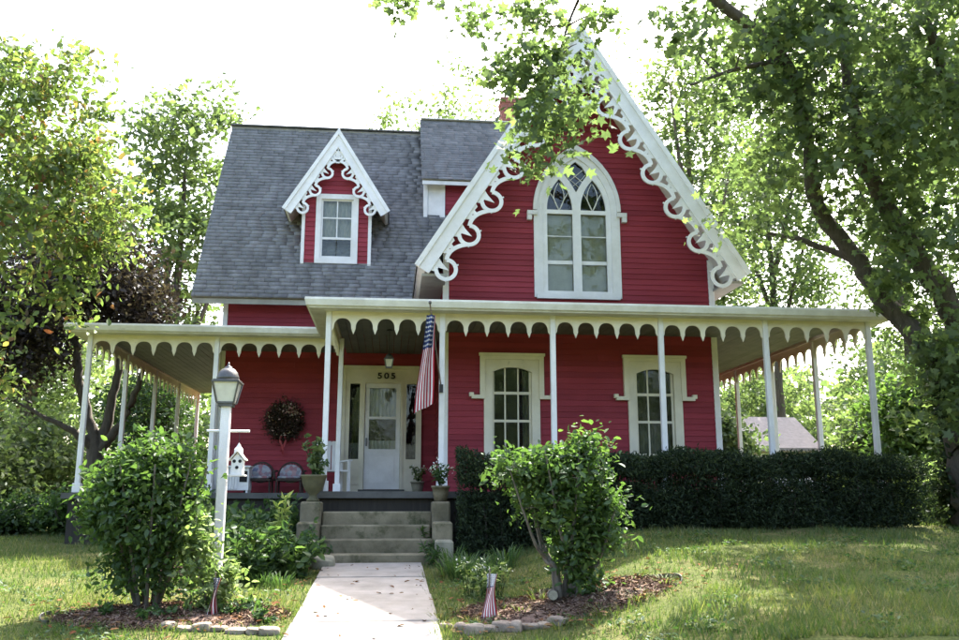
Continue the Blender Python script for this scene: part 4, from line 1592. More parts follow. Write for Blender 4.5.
mblobs = [
    px_blob(860, 60, 11.6, 130, 110, 1.6, 12), px_blob(900, 150, 11.6, 100, 100, 1.5, 9), px_blob(770, 40, 11.4, 90, 70, 1.3, 6), px_blob(820, 150, 12.0, 80, 70, 1.4, 6),
    px_blob(755, 190, 13.4, 60, 60, 0.9, 3), px_blob(940, 260, 11.8, 60, 70, 1.2, 5), px_blob(960, 60, 11.0, 100, 130, 2.0, 8), px_blob(1060, 100, 12.0, 120, 180, 2.6, 9),
    px_blob(900, -140, 12.0, 200, 110, 2.8, 12), px_blob(740, -110, 11.4, 150, 80, 1.6, 5), px_blob(880, 290, 12.2, 30, 30, 0.5, 0.7), px_blob(705, 75, 11.4, 40, 40, 0.6, 1.5), px_blob(955, 380, 12.0, 32, 80, 0.5, 4.5),
    px_blob(850, 80, 16.0, 90, 90, 1.6, 10), px_blob(775, 60, 16.4, 50, 60, 1.2, 4), px_blob(840, -60, 16.5, 110, 60, 1.6, 7), px_blob(960, 120, 15.5, 110, 150, 2.0, 14), px_blob(1080, 0, 16.0, 130, 190, 2.4, 14), px_blob(940, -60, 16.0, 110, 110, 2.0, 9),
]
hang = []
gh = np.random.default_rng(5)
for (x, y, sx, sy, n) in ((552, 40, 20, 20, 5), (540, 75, 22, 18, 7), (552, 105, 14, 16, 6), (536, 142, 8, 14, 4), (578, 92, 6, 12, 2), (508, 75, 8, 8, 2), (520, 12, 22, 12, 4), (470, 6, 22, 6, 3), (400, 2, 10, 4, 2), (590, 12, 10, 10, 2), (672, 40, 14, 26, 3), (570, 138, 5, 7, 2)):
    for k in range(n):
        hang.append(P3(x + gh.normal() * sx * 0.75, y + gh.normal() * sy * 0.75, 10.8 + gh.normal() * 0.3))
tree('maple_tree', 'huge maple with dark forked limbs spreading over the right lawn', 'tree', mbase, limbs, mblobs, 830, 40, 0.126, 'l_maple', 'maple', seed=21, sigma=0.23,
     extra=np.array(hang), shell=0.15, up=0.45, droop=0.5, twig=0.009, tint=0.6)

# ---- crabapple hanging in from the left
cb = (-8.2, 13.4, gz(-8.2, 13.4) - 0.05)
tree('crabapple_tree', 'crabapple with yellow-green leaves and red-orange fruit above the left porch corner', 'tree', cb,
     [[(cb, 0.2), ((-8.1, 13.4, 2.0), 0.16), ((-7.7, 13.5, 4.0), 0.12), ((-7.0, 13.6, 6.5), 0.07), ((-6.6, 13.6, 8.6), 0.03)],
      [((-8.0, 13.4, 3.0), 0.11), ((-6.9, 13.8, 4.6), 0.07), ((-5.7, 14.0, 5.8), 0.03)], [((-7.7, 13.5, 4.0), 0.08), ((-8.6, 13.0, 6.0), 0.05), ((-9.0, 12.8, 8.0), 0.02)]],
     [px_blob(40, 130, 13.4, 75, 85, 1.2, 9), px_blob(95, 205, 13.8, 48, 60, 1.0, 4.5), px_blob(25, 240, 13.2, 45, 80, 1.0, 5), px_blob(-60, 150, 13.4, 90, 140, 1.8, 7), px_blob(60, 70, 13.6, 70, 35, 0.9, 1.6), px_blob(-30, 330, 12.8, 55, 70, 1.0, 2.4), px_blob(85, 275, 13.8, 35, 45, 0.6, 2)],
     300, 42, 0.11, 'l_crab', 'oval', seed=22, sigma=0.18, shell=0.1, up=0.3, droop=0.5, twig=0.007, tint=0.4)

# ---- purple plum behind the left porch: several stems
pb = P3(96, 500, 21.0)
pb = (pb[0], 21.0, gz(pb[0], 21.0) - 0.05)
tree('plum_tree', 'dark purple-leaved plum with several stems beside the left porch', 'tree', pb,
     [[(pb, 0.30), mp(96, 460, 21, 0.26), mp(92, 432, 21, 0.17), mp(80, 385, 21, 0.13), mp(76, 340, 21, 0.10), mp(70, 290, 20.5, 0.05)],
      [mp(97, 455, 21, 0.2), mp(108, 420, 21.1, 0.14), mp(118, 370, 21.2, 0.11), mp(125, 320, 21.2, 0.06), mp(122, 280, 21, 0.03)],
      [mp(97, 452, 21, 0.16), mp(120, 425, 20.9, 0.11), mp(135, 395, 20.8, 0.09), mp(150, 350, 20.8, 0.05)],
      [mp(94, 448, 21, 0.13), mp(70, 430, 20.6, 0.09), mp(40, 415, 20.4, 0.06), mp(16, 402, 20.2, 0.03)]],
     [px_blob(105, 275, 21, 55, 42, 1.4, 5), px_blob(40, 310, 20.6, 60, 45, 1.6, 5), px_blob(130, 300, 20.8, 30, 35, 1, 2.5), px_blob(0, 350, 20.4, 50, 40, 1.4, 3), px_blob(70, 240, 21.4, 60, 40, 1.4, 3)],
     230, 85, 0.13, 'l_purple', 'oval', 'bark', seed=23, sigma=0.34, shell=0.2, tint=0.5)


def simple_tree(name, label, px, Y, top, bottom, half, ncl, per, size, lm, seed, tmpl='kite', bark='bark', sigma=0.5, base_r=0.2, group=None, shell=0.3, fork=3, lean=0.0):
    """tree whose crown spans given picture rows at its own depth"""
    g = random.Random(seed)
    c = P3(px, (top + bottom) / 2, Y)
    zt, zb = P3(px, top, Y)[2], P3(px, bottom, Y)[2]
    hw = half * Y / FPX
    bz = gz(c[0], Y) - 0.05
    base = (c[0] + lean, Y, bz)
    H = zt - bz
    lm_ = [[(base, base_r), ((c[0] + lean * 0.6, Y, bz + H * 0.25), base_r * 0.8), ((c[0] + lean * 0.2, Y, bz + H * 0.55), base_r * 0.5), ((c[0], Y, bz + H * 0.92), 0.02)]]
    for k in range(fork):
        a = g.uniform(0, 6.28)
        h0 = g.uniform(0.22, 0.5)
        lm_.append([((c[0] + lean * 0.5, Y, bz + H * h0), base_r * 0.5), ((c[0] + math.cos(a) * hw * 0.4, Y + math.sin(a) * hw * 0.4, bz + H * (h0 + 0.2)), base_r * 0.3), ((c[0] + math.cos(a) * hw * 0.8, Y + math.sin(a) * hw * 0.8, bz + H * (h0 + 0.38)), 0.02)])
    bl = []
    n = 7
    for k in range(n):
        t = (k + 0.5) / n
        z = zb + (zt - zb) * t
        ww = hw * (0.55 + 0.6 * math.sin(math.pi * min(1, t * 0.9 + 0.12))) * 0.75
        bl.append(((c[0] + g.uniform(-0.25, 0.25) * hw, Y + g.uniform(-0.3, 0.3) * hw, z), (ww, ww, (zt - zb) / n * 1.1), 1.0 if t < 0.85 else 0.45))
    return tree(name, label, 'tree', base, lm_, bl, ncl, per, size, M_name(lm), tmpl, bark, seed, sigma, group, shell=shell)


def M_name(k): return k


BT = 'trees behind the house'
simple_tree('ash_tree', 'tall light green tree rising between the purple plum and the house roof', 182, 30, 95, 345, 62, 170, 42, 0.24, 'l_light', 31, sigma=0.42, base_r=0.26)
simple_tree('willow_tree', 'thin grey-green treetop peeping over the main roof ridge', 445, 42, 80, 320, 90, 190, 42, 0.24, 'l_light', 32, sigma=0.45, base_r=0.3)
simple_tree('locust_tree', 'airy light tree seen just right of the big gable', 690, 30, 40, 330, 75, 210, 52, 0.21, 'l_light', 33, sigma=0.38, base_r=0.28)
simple_tree('elm_tree', 'lacy tree filling the gap between the airy tree and the maple', 766, 48, 60, 330, 80, 230, 55, 0.30, 'l_light', 34, sigma=0.6, base_r=0.3)
simple_tree('ash_tree', 'tall tree far behind the maple limbs beyond the right porch', 900, 36, 80, 430, 90, 260, 70, 0.2, 'l_light', 35, sigma=0.6, base_r=0.3)
simple_tree('elm_tree', 'broad bright tree behind the crabapple at the yard edge', 40, 34, 150, 430, 95, 230, 70, 0.21, 'l_light', 36, sigma=0.6, base_r=0.3)
simple_tree('ash_tree', 'tree far behind the gable peak', 600, 46, 55, 320, 60, 130, 60, 0.22, 'l_light', 37, sigma=0.6, base_r=0.3)


def shrub(name, label, px, py_top, Y, half, size, lm, seed, ncl=60, per=90, tmpl='oval', group=None, depth=None, sigma=0.2, base=None, bottom=0.1):
    g = random.Random(seed)
    c = P3(px, py_top, Y)
    hw = half * Y / FPX
    bz = gz(c[0], Y) - 0.03
    H = c[2] - bz
    bl = []
    for k in range(6):
        a = g.uniform(0, 6.28)
        z = bz + H * (bottom + (0.82 - bottom) * (k + 0.5) / 6)
        bl.append(((c[0] + math.cos(a) * hw * 0.35, Y + math.sin(a) * hw * 0.35, z), (hw * 0.68, (depth or hw) * 0.68, H * 0.17)))
    st = [[((c[0] + g.uniform(-0.1, 0.1), Y + g.uniform(-0.1, 0.1), bz), 0.03), ((c[0] + g.uniform(-0.4, 0.4) * hw, Y + g.uniform(-0.4, 0.4) * hw, bz + H * 0.5), 0.018), ((c[0] + g.uniform(-0.6, 0.6) * hw, Y + g.uniform(-0.5, 0.5) * hw, bz + H * 0.85), 0.008)] for k in range(5)]
    return tree(name, label, 'shrub', (c[0], Y, bz), st, bl, ncl, per, size, lm, tmpl, 'bark', seed, sigma, group, shell=0.1, stem_name='stems', crown_name='foliage', twig=0.006)


# background shrubs on both sides of the house
shrub('garden_shrub', 'bright green shrub below the plum branches', 35, 395, 26, 60, 0.16, 'l_light', 41, 90, 80, sigma=0.35)
shrub('garden_shrub', 'dark evergreen shrub seen between the left porch posts', 165, 375, 29.5, 70, 0.15, 'l_dark', 42, 130, 90, sigma=0.4)
shrub('garden_shrub', 'sunlit rounded shrub at the left edge of the yard', -15, 430, 24, 55, 0.15, 'l_light', 43, 70, 80, sigma=0.35)
shrub('garden_shrub', 'dark low shrub in the strip beside the left lawn', 20, 497, 19.5, 45, 0.10, 'l_dark', 44, 60, 90, sigma=0.2)
shrub('garden_shrub', 'low leafy shrub behind the left bush', 75, 485, 19.0, 35, 0.10, 'l_bush', 45, 50, 80, sigma=0.2)
shrub('garden_shrub', 'bright sunlit shrub just past the right porch wall corner', 722, 395, 24, 26, 0.15, 'l_light', 46, 80, 80, sigma=0.3)
shrub('garden_shrub', 'tall sunlit shrub behind the pale garage', 790, 345, 50, 80, 0.26, 'l_light', 47, 130, 80, sigma=0.5)
shrub('garden_shrub', 'bright green shrub between the right porch posts', 868, 385, 22, 32, 0.15, 'l_light', 48, 90, 80, sigma=0.3)
shrub('garden_shrub', 'tall green shrub outside the right porch end', 910, 350, 20, 50, 0.14, 'l_bush', 49, 120, 85, sigma=0.32)
shrub('garden_shrub', 'pale feathery shrub at the right end of the hedge', 925, 462, 14.6, 34, 0.07, 'l_pale', 50, 60, 80, sigma=0.14)
shrub('garden_shrub', 'dark shrub massed against the maple trunk', 968, 330, 12.9, 40, 0.10, 'l_yew', 51, 190, 100, sigma=0.2)

# far wood that closes the view
g = np.random.default_rng(61)
N = 34000
fx = g.uniform(-75, 95, N)
fy = 58 + g.uniform(-5, 5, N)
hgt = 9.0 + 2.2 * np.sin(fx * 0.21) + 1.6 * np.sin(fx * 0.53 + 1) + g.normal(size=N) * 0.4
fz = gz(0, 30) + g.uniform(0, 1, N) ** 0.8 * hgt
tag(link_mesh('far_wood', leaf_mesh('far_wood', np.stack([fx, fy, fz], 1), 0.75, 'kite', M['l_light'], g, up=0.3)), 'distant leafy woodland edge closing the view behind the house', 'woodland', kind='stuff')

# ---- yew hedge in front of the right porch
hx0, hx1 = 0.98, P3(918, 490, 12.9)[0]
hedge = empty('yew_hedge', ((hx0 + hx1) / 2, 12.9, gz(4, 12.9)), 'long clipped dark yew hedge in front of the porch under the two windows', 'hedge')
g = np.random.default_rng(71)
N = 95000
hx = g.uniform(hx0, hx1, N)
zt = P3(700, 453, 12.9)[2]
zb = gz(4, 12.9) + 0.02
zb0 = np.array([gz(x, 12.9) for x in np.linspace(hx0, hx1, 80)])
zbx = np.interp(hx, np.linspace(hx0, hx1, 80), zb0)
lay = g.uniform(0, 1, N)
topv = zt + 0.05 * np.sin(hx * 3.1) + 0.035 * np.sin(hx * 7.7) + np.where(hx < 1.7, 0.03, 0)
f = np.where(lay < 0.42, g.uniform(0.69, 1.0, N), np.where(lay < 0.955, g.uniform(0.02, 0.62, N), g.uniform(0.60, 0.72, N)))
hz = zbx + (topv - zbx) * f
e = 0.40 + 0.07 * np.sin(hx * 2.3 + 1 + 2 * f) + 0.06 * np.sin(hx * 6.1 + 7 * f) + 0.04 * np.sin(hx * 13 - 9 * f)
hy = 12.95 + e * np.clip(g.normal(size=N) * 0.55, -1, 1) * np.where(f > 0.93, 0.85, 1) + g.normal(size=N) * 0.02
pr = g.uniform(0, 1, N)
sel = pr < 0.12
hz[sel] += np.abs(g.normal(size=sel.sum())) * 0.03
link_mesh('foliage', leaf_mesh('foliage', np.stack([hx, hy, hz], 1), 0.062, 'long', M['l_yew'], g, up=0.2, rnd=g.uniform(0, 1, N) ** 1.5), hedge)
ps = []
for k in range(24):
    x = hx0 + 0.3 + (hx1 - hx0 - 0.6) * k / 23 + R.uniform(-0.1, 0.1)
    zz0 = gz(x, 12.95) - 0.04
    for q in range(3):
        ps.append(smooth_path([((x, 12.95, zz0), 0.022), ((x + R.uniform(-0.1, 0.1), 12.95 + R.uniform(-0.1, 0.1), zz0 + 0.5), 0.014), ((x + R.uniform(-0.25, 0.25), 12.95 + R.uniform(-0.25, 0.25), zt - 0.08), 0.006)], 3))
link_mesh('stems', tubes_mesh('stems', ps, M['bark']), hedge)

# ---- two big bushes in the front beds
def front_bush(label, x, y, blobs, stems, ncl, per, size, seed, lm='l_bush', sigma=0.12):
    base = (x, y, gz(x, y) + 0.02)
    return tree('leafy_bush', label, 'bush', base, stems, blobs, ncl, per, size, lm, 'oval', 'palebark', seed, sigma, None, shell=0.25, stem_name='stems', crown_name='foliage', twig=0.005, up=0.55, droop=0.35)


lbY = 9.25
lbx = P3(150, 560, lbY)[0]
lbz = gz(lbx, lbY)
st = []
for k in range(9):
    a = k * 0.7
    st.append([((lbx + 0.08 * math.cos(a), lbY + 0.08 * math.sin(a), lbz - 0.03), 0.022), ((lbx + 0.3 * math.cos(a), lbY + 0.28 * math.sin(a), lbz + 0.7), 0.014), ((lbx + 0.5 * math.cos(a), lbY + 0.45 * math.sin(a), lbz + 1.4), 0.007)])
front_bush('dense round leafy bush with a curled bed edging beside the lamp post', lbx, lbY,
           [px_blob(146, 505, lbY, 50, 46, 0.5, 9), px_blob(110, 500, lbY, 22, 36, 0.35, 2.0), px_blob(174, 490, lbY, 16, 34, 0.35, 1.6), px_blob(150, 466, lbY, 40, 16, 0.4, 2.4), px_blob(146, 562, lbY, 36, 26, 0.36, 2.6), px_blob(172, 458, lbY, 14, 12, 0.25, 0.7), px_blob(155, 447, lbY, 8, 10, 0.1, 0.3)],
           st, 260, 46, 0.068, 81, sigma=0.10)
rbY = 8.9
rbx = P3(568, 585, rbY)[0]
rbz = gz(rbx, rbY)
st = []
for px, py, dy in ((510, 470, -0.2), (525, 455, 0.2), (545, 450, -0.3), (560, 445, 0.25), (580, 445, -0.2), (595, 440, 0.2), (605, 470, 0.0), (615, 510, -0.2), (530, 500, 0.1)):
    e = P3(px, py, rbY + dy)
    b0 = (rbx + R.uniform(-0.10, 0.12), rbY + R.uniform(-0.08, 0.08), rbz - 0.03)
    mid = (b0[0] * 0.45 + e[0] * 0.55 , (b0[1] + e[1]) / 2, (b0[2] + e[2]) / 2 - 0.05)
    st.append([(b0, 0.035), ((b0[0] * 0.8 + e[0] * 0.2, b0[1], rbz + 0.35), 0.026), (mid, 0.018), (e, 0.006)])
rb = front_bush('vase-shaped leafy bush on bare forked stems in the right bed', rbx, rbY,
           [px_blob(521, 468, rbY, 20, 18, 0.28, 2.2), px_blob(572, 472, rbY, 34, 24, 0.38, 4), px_blob(600, 515, rbY, 16, 32, 0.28, 2.4), px_blob(545, 502, rbY, 26, 26, 0.3, 2.6), px_blob(575, 545, rbY, 22, 30, 0.26, 2.2), px_blob(580, 450, rbY, 16, 12, 0.2, 1.0), px_blob(585, 582, rbY, 14, 14, 0.16, 0.7), px_blob(545, 468, rbY, 24, 14, 0.25, 1.2), px_blob(592, 440, rbY, 6, 8, 0.08, 0.25)],
           st, 205, 36, 0.068, 82, sigma=0.095)
# bleached saw cut at the foot of that bush
cp = P3(553, 595, rbY - 0.25)
m = MB()
m.tube([(cp[0] + 0.04, rbY, cp[2] - 0.02), cp], [0.055, 0.05], 12)
cs = m.build('cut_stem', M['palebark'], rb)
m = MB()
m.lathe([(0.045, 0.0), (0.045, 0.004), (0.02, 0.005), (0.001, 0.004)], n=14)
me = m.mesh('cut_face', M['palestone'])
link_mesh('cut_face', me, cs, (cp[0], cp[1] - 0.005, cp[2]), rot=(math.pi / 2, 0, 0))


# ---- smaller bed plants
def spray(name, label, cat, x, y, n, h, spread, size, lm, tmpl, seed, group=None, arch=0.5, perstem=14, stem='l_weed', flower=None, taper=1.0):
    """clump of upright stems each carrying leaves"""
    g = np.random.default_rng(seed)
    z0 = gz(x, y)
    root = empty(name, (x, y, z0), label, cat, group)
    paths, LP, LD = [], [], []
    tips = []
    for k in range(n):
        a = g.uniform(0, 2 * np.pi)
        r = spread * math.sqrt(g.uniform(0, 1))
        bx, by = x + 0.4 * r * math.cos(a), y + 0.4 * r * math.sin(a)
        hh = h * g.uniform(0.6, 1.05)
        tx, ty = x + r * math.cos(a) * (1 + arch), y + r * math.sin(a) * (1 + arch)
        bz_ = gz(bx, by) - 0.02
        p, rr = smooth_path([((bx, by, bz_), 0.006), (((bx * 1.2 + tx * 0.8) / 2, (by * 1.2 + ty * 0.8) / 2, bz_ + hh * 0.6), 0.004), ((tx, ty, bz_ + hh), 0.002)], 5)
        paths.append((p, rr))
        tips.append(p[-1])
        for q in range(perstem):
            t = g.uniform(0.12, 1.0)
            i = min(len(p) - 1, int(t * (len(p) - 1)))
            LP.append(p[i] + g.normal(size=3) * 0.01)
            b = g.uniform(0, 2 * np.pi)
            LD.append([math.cos(b), math.sin(b), 0.5])
    link_mesh('stems', tubes_mesh('stems', paths, M[stem], 4), root)
    link_mesh('foliage', leaf_mesh('foliage', np.array(LP), size, tmpl, M[lm], g, up=0.5, direction=np.array(LD)), root)
    if flower:
        fm, fs, cnt = flower
        FP = np.repeat(np.array(tips), cnt, axis=0) + g.normal(size=(len(tips) * cnt, 3)) * fs * 0.8
        link_mesh('flowers', leaf_mesh('flowers', FP, fs, 'kite', M[fm], g, up=0.6), root)
    return root


def blades(name, label, cat, x, y, n, h, spread, lm, seed, group=None, w=0.02):
    """tuft of arching strap leaves"""
    g = np.random.default_rng(seed)
    root = empty(name, (x, y, gz(x, y)), label, cat, group)
    V, F, rn = [], [], []
    for k in range(n):
        a = g.uniform(0, 2 * np.pi)
        r0 = spread * 0.5 * math.sqrt(g.uniform(0, 1))
        b = np.array([x + r0 * math.cos(a), y + r0 * math.sin(a), 0.0])
        b[2] = gz(b[0], b[1]) - 0.02
        o = np.array([math.cos(a), math.sin(a), 0])
        s = np.array([-math.sin(a), math.cos(a), 0])
        H = h * g.uniform(0.6, 1.1)
        reach = spread * g.uniform(0.3, 0.9)
        i0 = len(V)
        for q, t in enumerate((0, 0.4, 0.75, 1.0)):
            c = b + o * reach * t ** 1.7 + np.array([0, 0, H * (t - 0.38 * t ** 3)])
            ww = w * (1 - t) ** 0.6 + 0.001
            V += [c - s * ww / 2, c + s * ww / 2]
            rn += [g.uniform(0, 1) * 0.2 + 0.8 * ((k * 0.618) % 1)] * 2
        for q in range(3):
            F.append((i0 + 2 * q, i0 + 2 * q + 1, i0 + 2 * q + 3, i0 + 2 * q + 2))
    link_mesh('blades', raw_mesh('blades', np.array(V), np.array(F), M[lm], np.array(rn)), root)
    return root


LW = 'weeds in the bed left of the steps'
gq = random.Random(9)
weedlab = 'leafy green weed in the bed between the lamp post and the steps'
for k in range(58):
    y = gq.uniform(10.8, 13.2) if k < 40 else gq.uniform(13.2, 15.6)
    x = gq.uniform(-2.3 - 0.2 * (y - 12), -1.08 if y < 12.3 else -1.42)
    spray('garden_weed', weedlab, 'plant', x, y, 10, gq.uniform(0.34, 0.78) + 0.06 * (y - 11.3), 0.27, 0.10, 'l_weed', 'oval', 100 + k, LW, perstem=20)
for k in range(14):
    x, y = gq.uniform(-2.3, -1.05), gq.uniform(10.6, 12.0)
    blades('grass_tuft', 'low grassy tuft along the left bed edge near the walkway', 'plant', x, y, 60, 0.30, 0.22, 'l_weed', 130 + k, 'grass tufts left of the walkway', 0.012)
for k, (x, y, h) in enumerate(((-0.92, 12.75, 0.3), (-0.95, 13.0, 0.4), (0.60, 12.7, 0.35), (0.62, 13.05, 0.5), (-0.9, 12.45, 0.25), (0.62, 12.4, 0.3))):
    r = spray('fern', 'small feathery plant growing against the side of the front steps', 'plant', x, y, 7, h, 0.12, 0.09, 'l_weed', 'long', 240 + k, 'plants sprouting beside the steps', perstem=16)
gp_ = P3(281, 520, 12.2)
spray('goldenrod_plant', 'pale feathery goldenrod spike standing in the weeds', 'plant', gp_[0], 12.2, 3, 1.05, 0.05, 0.13, 'l_gold', 'long', 150, perstem=60, arch=0.2)
for k in range(12):
    x, y = gq.uniform(0.75, 1.55), gq.uniform(10.7, 12.4)
    blades('daylily_clump', 'arching strap-leaved clump right of the walkway near the steps', 'plant', x, y, 46, gq.uniform(0.32, 0.5), 0.32, 'l_weed', 160 + k, 'strap-leaved clumps right of the walkway', 0.022)
for k, (px, py, Y) in enumerate(((470, 575, 9.9), (484, 570, 9.8), (497, 580, 9.7))):
    c = P3(px, py, Y)
    spray('flowering_perennial', 'pale-leaved perennial with small white flowers beside the walkway', 'plant', c[0], Y, 8, 0.42, 0.14, 0.09, 'l_pale', 'long', 180 + k, 'pale perennials right of the walkway', perstem=12, flower=('l_white', 0.025, 3))
for k, (px, py, Y, h) in enumerate(((440, 615, 8.6, 0.18), (452, 606, 8.9, 0.2), (445, 632, 8.2, 0.15), (500, 605, 8.9, 0.22), (522, 612, 8.7, 0.2), (540, 590, 9.0, 0.3))):
    c = P3(px, py, Y)
    blades('grass_tuft', 'short yellow-green tuft in the right bed', 'plant', c[0], Y, 32, h, 0.15, 'l_grass', 190 + k, 'short tufts in the right bed', 0.012)
# pale variegated shrub between the left bush and the lamp post
vY = 9.0
vx = P3(212, 560, vY)[0]
tree('variegated_shrub', 'loose pale variegated shrub around the foot of the lamp post', 'shrub', (vx, vY, gz(vx, vY)),
     [[((vx, vY, gz(vx, vY) - 0.02), 0.012), (P3(200, 560, vY), 0.008), (P3(196, 520, vY), 0.004)], [((vx, vY, gz(vx, vY) - 0.02), 0.012), (P3(222, 592, vY), 0.007), (P3(230, 584, vY), 0.004)]],
     [px_blob(198, 555, vY, 8, 28, 0.2, 2.5), px_blob(224, 585, vY, 14, 16, 0.12, 2.2), px_blob(196, 522, vY, 5, 16, 0.15, 0.8), px_blob(208, 604, vY, 20, 8, 0.15, 1.2)], 60, 28, 0.065, 'l_pale', 'oval', 'palebark', 83, 0.09, shell=0.1, stem_name='stems', crown_name='foliage', twig=0.004)
bp_ = 'leafy seedlings in the mulch'
for k, (px, py, Y) in enumerate(((110, 610, 8.9), (165, 612, 8.8), (235, 612, 8.8), (255, 604, 9.0), (150, 620, 8.6), (262, 618, 8.6))):
    c = P3(px, py, Y)
    spray('bed_seedling', 'small leafy seedling in the mulch left of the walkway', 'plant', c[0], Y, 6, 0.16, 0.10, 0.07, 'l_weed', 'oval', 210 + k, bp_, perstem=9)
for k, (px, py, Y) in enumerate(((610, 600, 8.7), (640, 618, 8.4), (600, 625, 8.2), (560, 630, 8.0), (665, 600, 8.8))):
    c = P3(px, py, Y)
    blades('grass_tuft', 'grass tuft growing over the edge of the right mulch bed', 'plant', c[0], Y, 44, 0.16, 0.2, 'l_grass', 220 + k, 'tufts on the right bed edge', 0.01)

# ---- lawn blades and fallen leaves
g = np.random.default_rng(91)
N = 260000
lx = g.uniform(-9.5, 12.5, N)
ly = 6.5 + (21 - 6.5) * g.uniform(0, 1, N) ** 1.5
edge = 0.035 + 0.03 * np.sin(ly * 5.1) + 0.02 * np.sin(ly * 13)
ok = ~((lx > PX0 + edge) & (lx < PX1 - edge) & (ly < 12.9))
for (cx, cy, rx, ry) in ((-2.0, 8.95, 1.08, 0.62), (1.72, 8.85, 1.06, 0.68), (-2.0, 12.1, 1.05, 1.2)):
    inside = ((lx - cx) / rx) ** 2 + ((ly - cy) / ry) ** 2 < 0.9
    ok &= ~(inside & (g.uniform(0, 1, N) < 0.93))
ok &= ~((lx > -1.3) & (ly > 12.6) & (lx < 8.3))
ok &= ~((lx > -5.7) & (ly > 16.3))
patch = np.sin(lx * 1.7 + 1.3 * np.sin(ly * 1.1)) + np.sin(ly * 2.3 + lx * 0.7)
ok &= g.uniform(0, 1, N) < 0.72 + 0.16 * patch
lx, ly, patch = lx[ok], ly[ok], patch[ok]
N = len(lx)
lz = gz_np(lx, ly)
ang = g.uniform(0, 2 * np.pi, N)
hh = g.uniform(0.03, 0.085, N) * np.clip(1 + 0.28 * np.sin(lx * 2.9 + ly * 1.7) + 0.25 * np.sin(lx * 5.3 - ly * 4.1), 0.4, 1.7)
ww = g.uniform(0.008, 0.016, N)
ln = g.uniform(0.2, 0.9, N) * hh
la = g.uniform(0, 2 * np.pi, N)
V = np.stack([np.stack([lx - np.cos(ang) * ww / 2, ly - np.sin(ang) * ww / 2, lz - 0.005], 1), np.stack([lx + np.cos(ang) * ww / 2, ly + np.sin(ang) * ww / 2, lz - 0.005], 1), np.stack([lx + np.cos(la) * ln, ly + np.sin(la) * ln, lz + hh], 1)], 1)
rn = np.clip(0.34 + 0.12 * patch + g.normal(size=N) * 0.2, 0, 1)
tag(link_mesh('lawn_grass', raw_mesh('lawn_grass', V.reshape(-1, 3), np.arange(3 * N).reshape(-1, 3), M['l_grass'], np.repeat(rn, 3))), 'patchy dry green grass of the front lawn', 'grass', kind='stuff')
cc_ = np.stack([g.uniform(-8, 11, 170), g.uniform(6.6, 12.3, 170)], 1)
cc_ = cc_[(cc_[:, 0] < PX0 - 0.25) | (cc_[:, 0] > PX1 + 0.25)]
cl_ = np.repeat(cc_, 40, axis=0)
cl_ = cl_ + g.normal(size=cl_.shape) * 0.10
CP = np.column_stack([cl_, gz_np(cl_[:, 0], cl_[:, 1]) + g.uniform(0.01, 0.07, len(cl_))])
CP = CP[(CP[:, 0] < PX0 - 0.02) | (CP[:, 0] > PX1 + 0.02)]
tag(link_mesh('lawn_clover', leaf_mesh('lawn_clover', CP, 0.045, 'oval', M['l_weed'], g, up=1.2)), 'broad-leaved clover and weeds scattered in the lawn', 'clover', kind='stuff')
MP = []
for (cx, cy, rx, ry, hq) in ((-2.0, 8.95, 1.10, 0.64, 0.05), (1.72, 8.85, 1.08, 0.70, 0.05), (-2.0, 12.1, 1.0, 1.15, 0.04)):
    n_ = 6500
    q_ = np.sqrt(g.uniform(0, 1, n_))
    t_ = g.uniform(0, 2 * np.pi, n_)
    x_, y_ = cx + rx * q_ * np.cos(t_), cy + ry * q_ * np.sin(t_)
    MP.append(np.stack([x_, y_, gz_np(x_, y_) + 0.018 + hq * (1 - q_ ** 3)], 1))
tag(link_mesh('mulch_chips', leaf_mesh('mulch_chips', np.concatenate(MP), 0.042, 'long', M['l_chips'], g, up=1.1, sv=0.6)), 'loose brown bark chips covering the planting beds', 'mulch', kind='stuff')
N = 900
lx = np.concatenate([g.uniform(-1.2, 0.8, N // 3), g.normal(-2.1, 0.7, N // 3), g.normal(1.9, 0.7, N - 2 * (N // 3))])
ly = np.concatenate([g.uniform(7, 13, N // 3), g.normal(9.0, 0.5, N // 3), g.normal(8.9, 0.5, N - 2 * (N // 3))])
onp = (lx > PX0) & (lx < PX1)
kp = ~onp | (g.uniform(0, 1, N) < 0.25)
lx, ly, onp = lx[kp], ly[kp], onp[kp]
lz = gz_np(lx, ly) + np.where(onp, 0.05, 0.055)
tag(link_mesh('fallen_leaves', leaf_mesh('fallen_leaves', np.stack([lx, ly, lz], 1), 0.06, 'oval', M['l_fallen'], g, up=2.5)), 'dry brown leaves scattered over the beds and walkway', 'leaves', kind='stuff')

# ================================================================== OBJECTS
# ---- lamp post with lantern, crossbar and hanging birdhouse
LY = 9.7
lp = P3(217.5, 560, LY)
lx_ = lp[0]
lz0 = gz(lx_, LY)
zc = P3(224, 404, LY)[2]            # lantern cup
zt_ = P3(226, 362, LY)[2]           # finial tip
lamp = empty('lamp_post', (lx_, LY, lz0), 'white lamp post with a four-sided glass lantern in the left bed', 'lamp post')
m = MB()
m.box(-0.048, 0.048, -0.048, 0.048, -0.05, zc - lz0 - 0.02)
m.build('post', M['white'], lamp, local=True, bevel=0.008)
m = MB()
H = zc - lz0
m.box(-0.075, 0.075, -0.075, 0.075, H - 0.03, H)
m.build('post_cap', M['bronze'], lamp, local=True)
xb = P3(246, 431, LY)
m = MB()
zb_ = xb[2] - lz0
m.tube([(-0.19, 0.0, zb_), (0.26, 0.0, zb_)], 0.014, 8)
m.build('crossbar', M['white'], lamp, local=True)
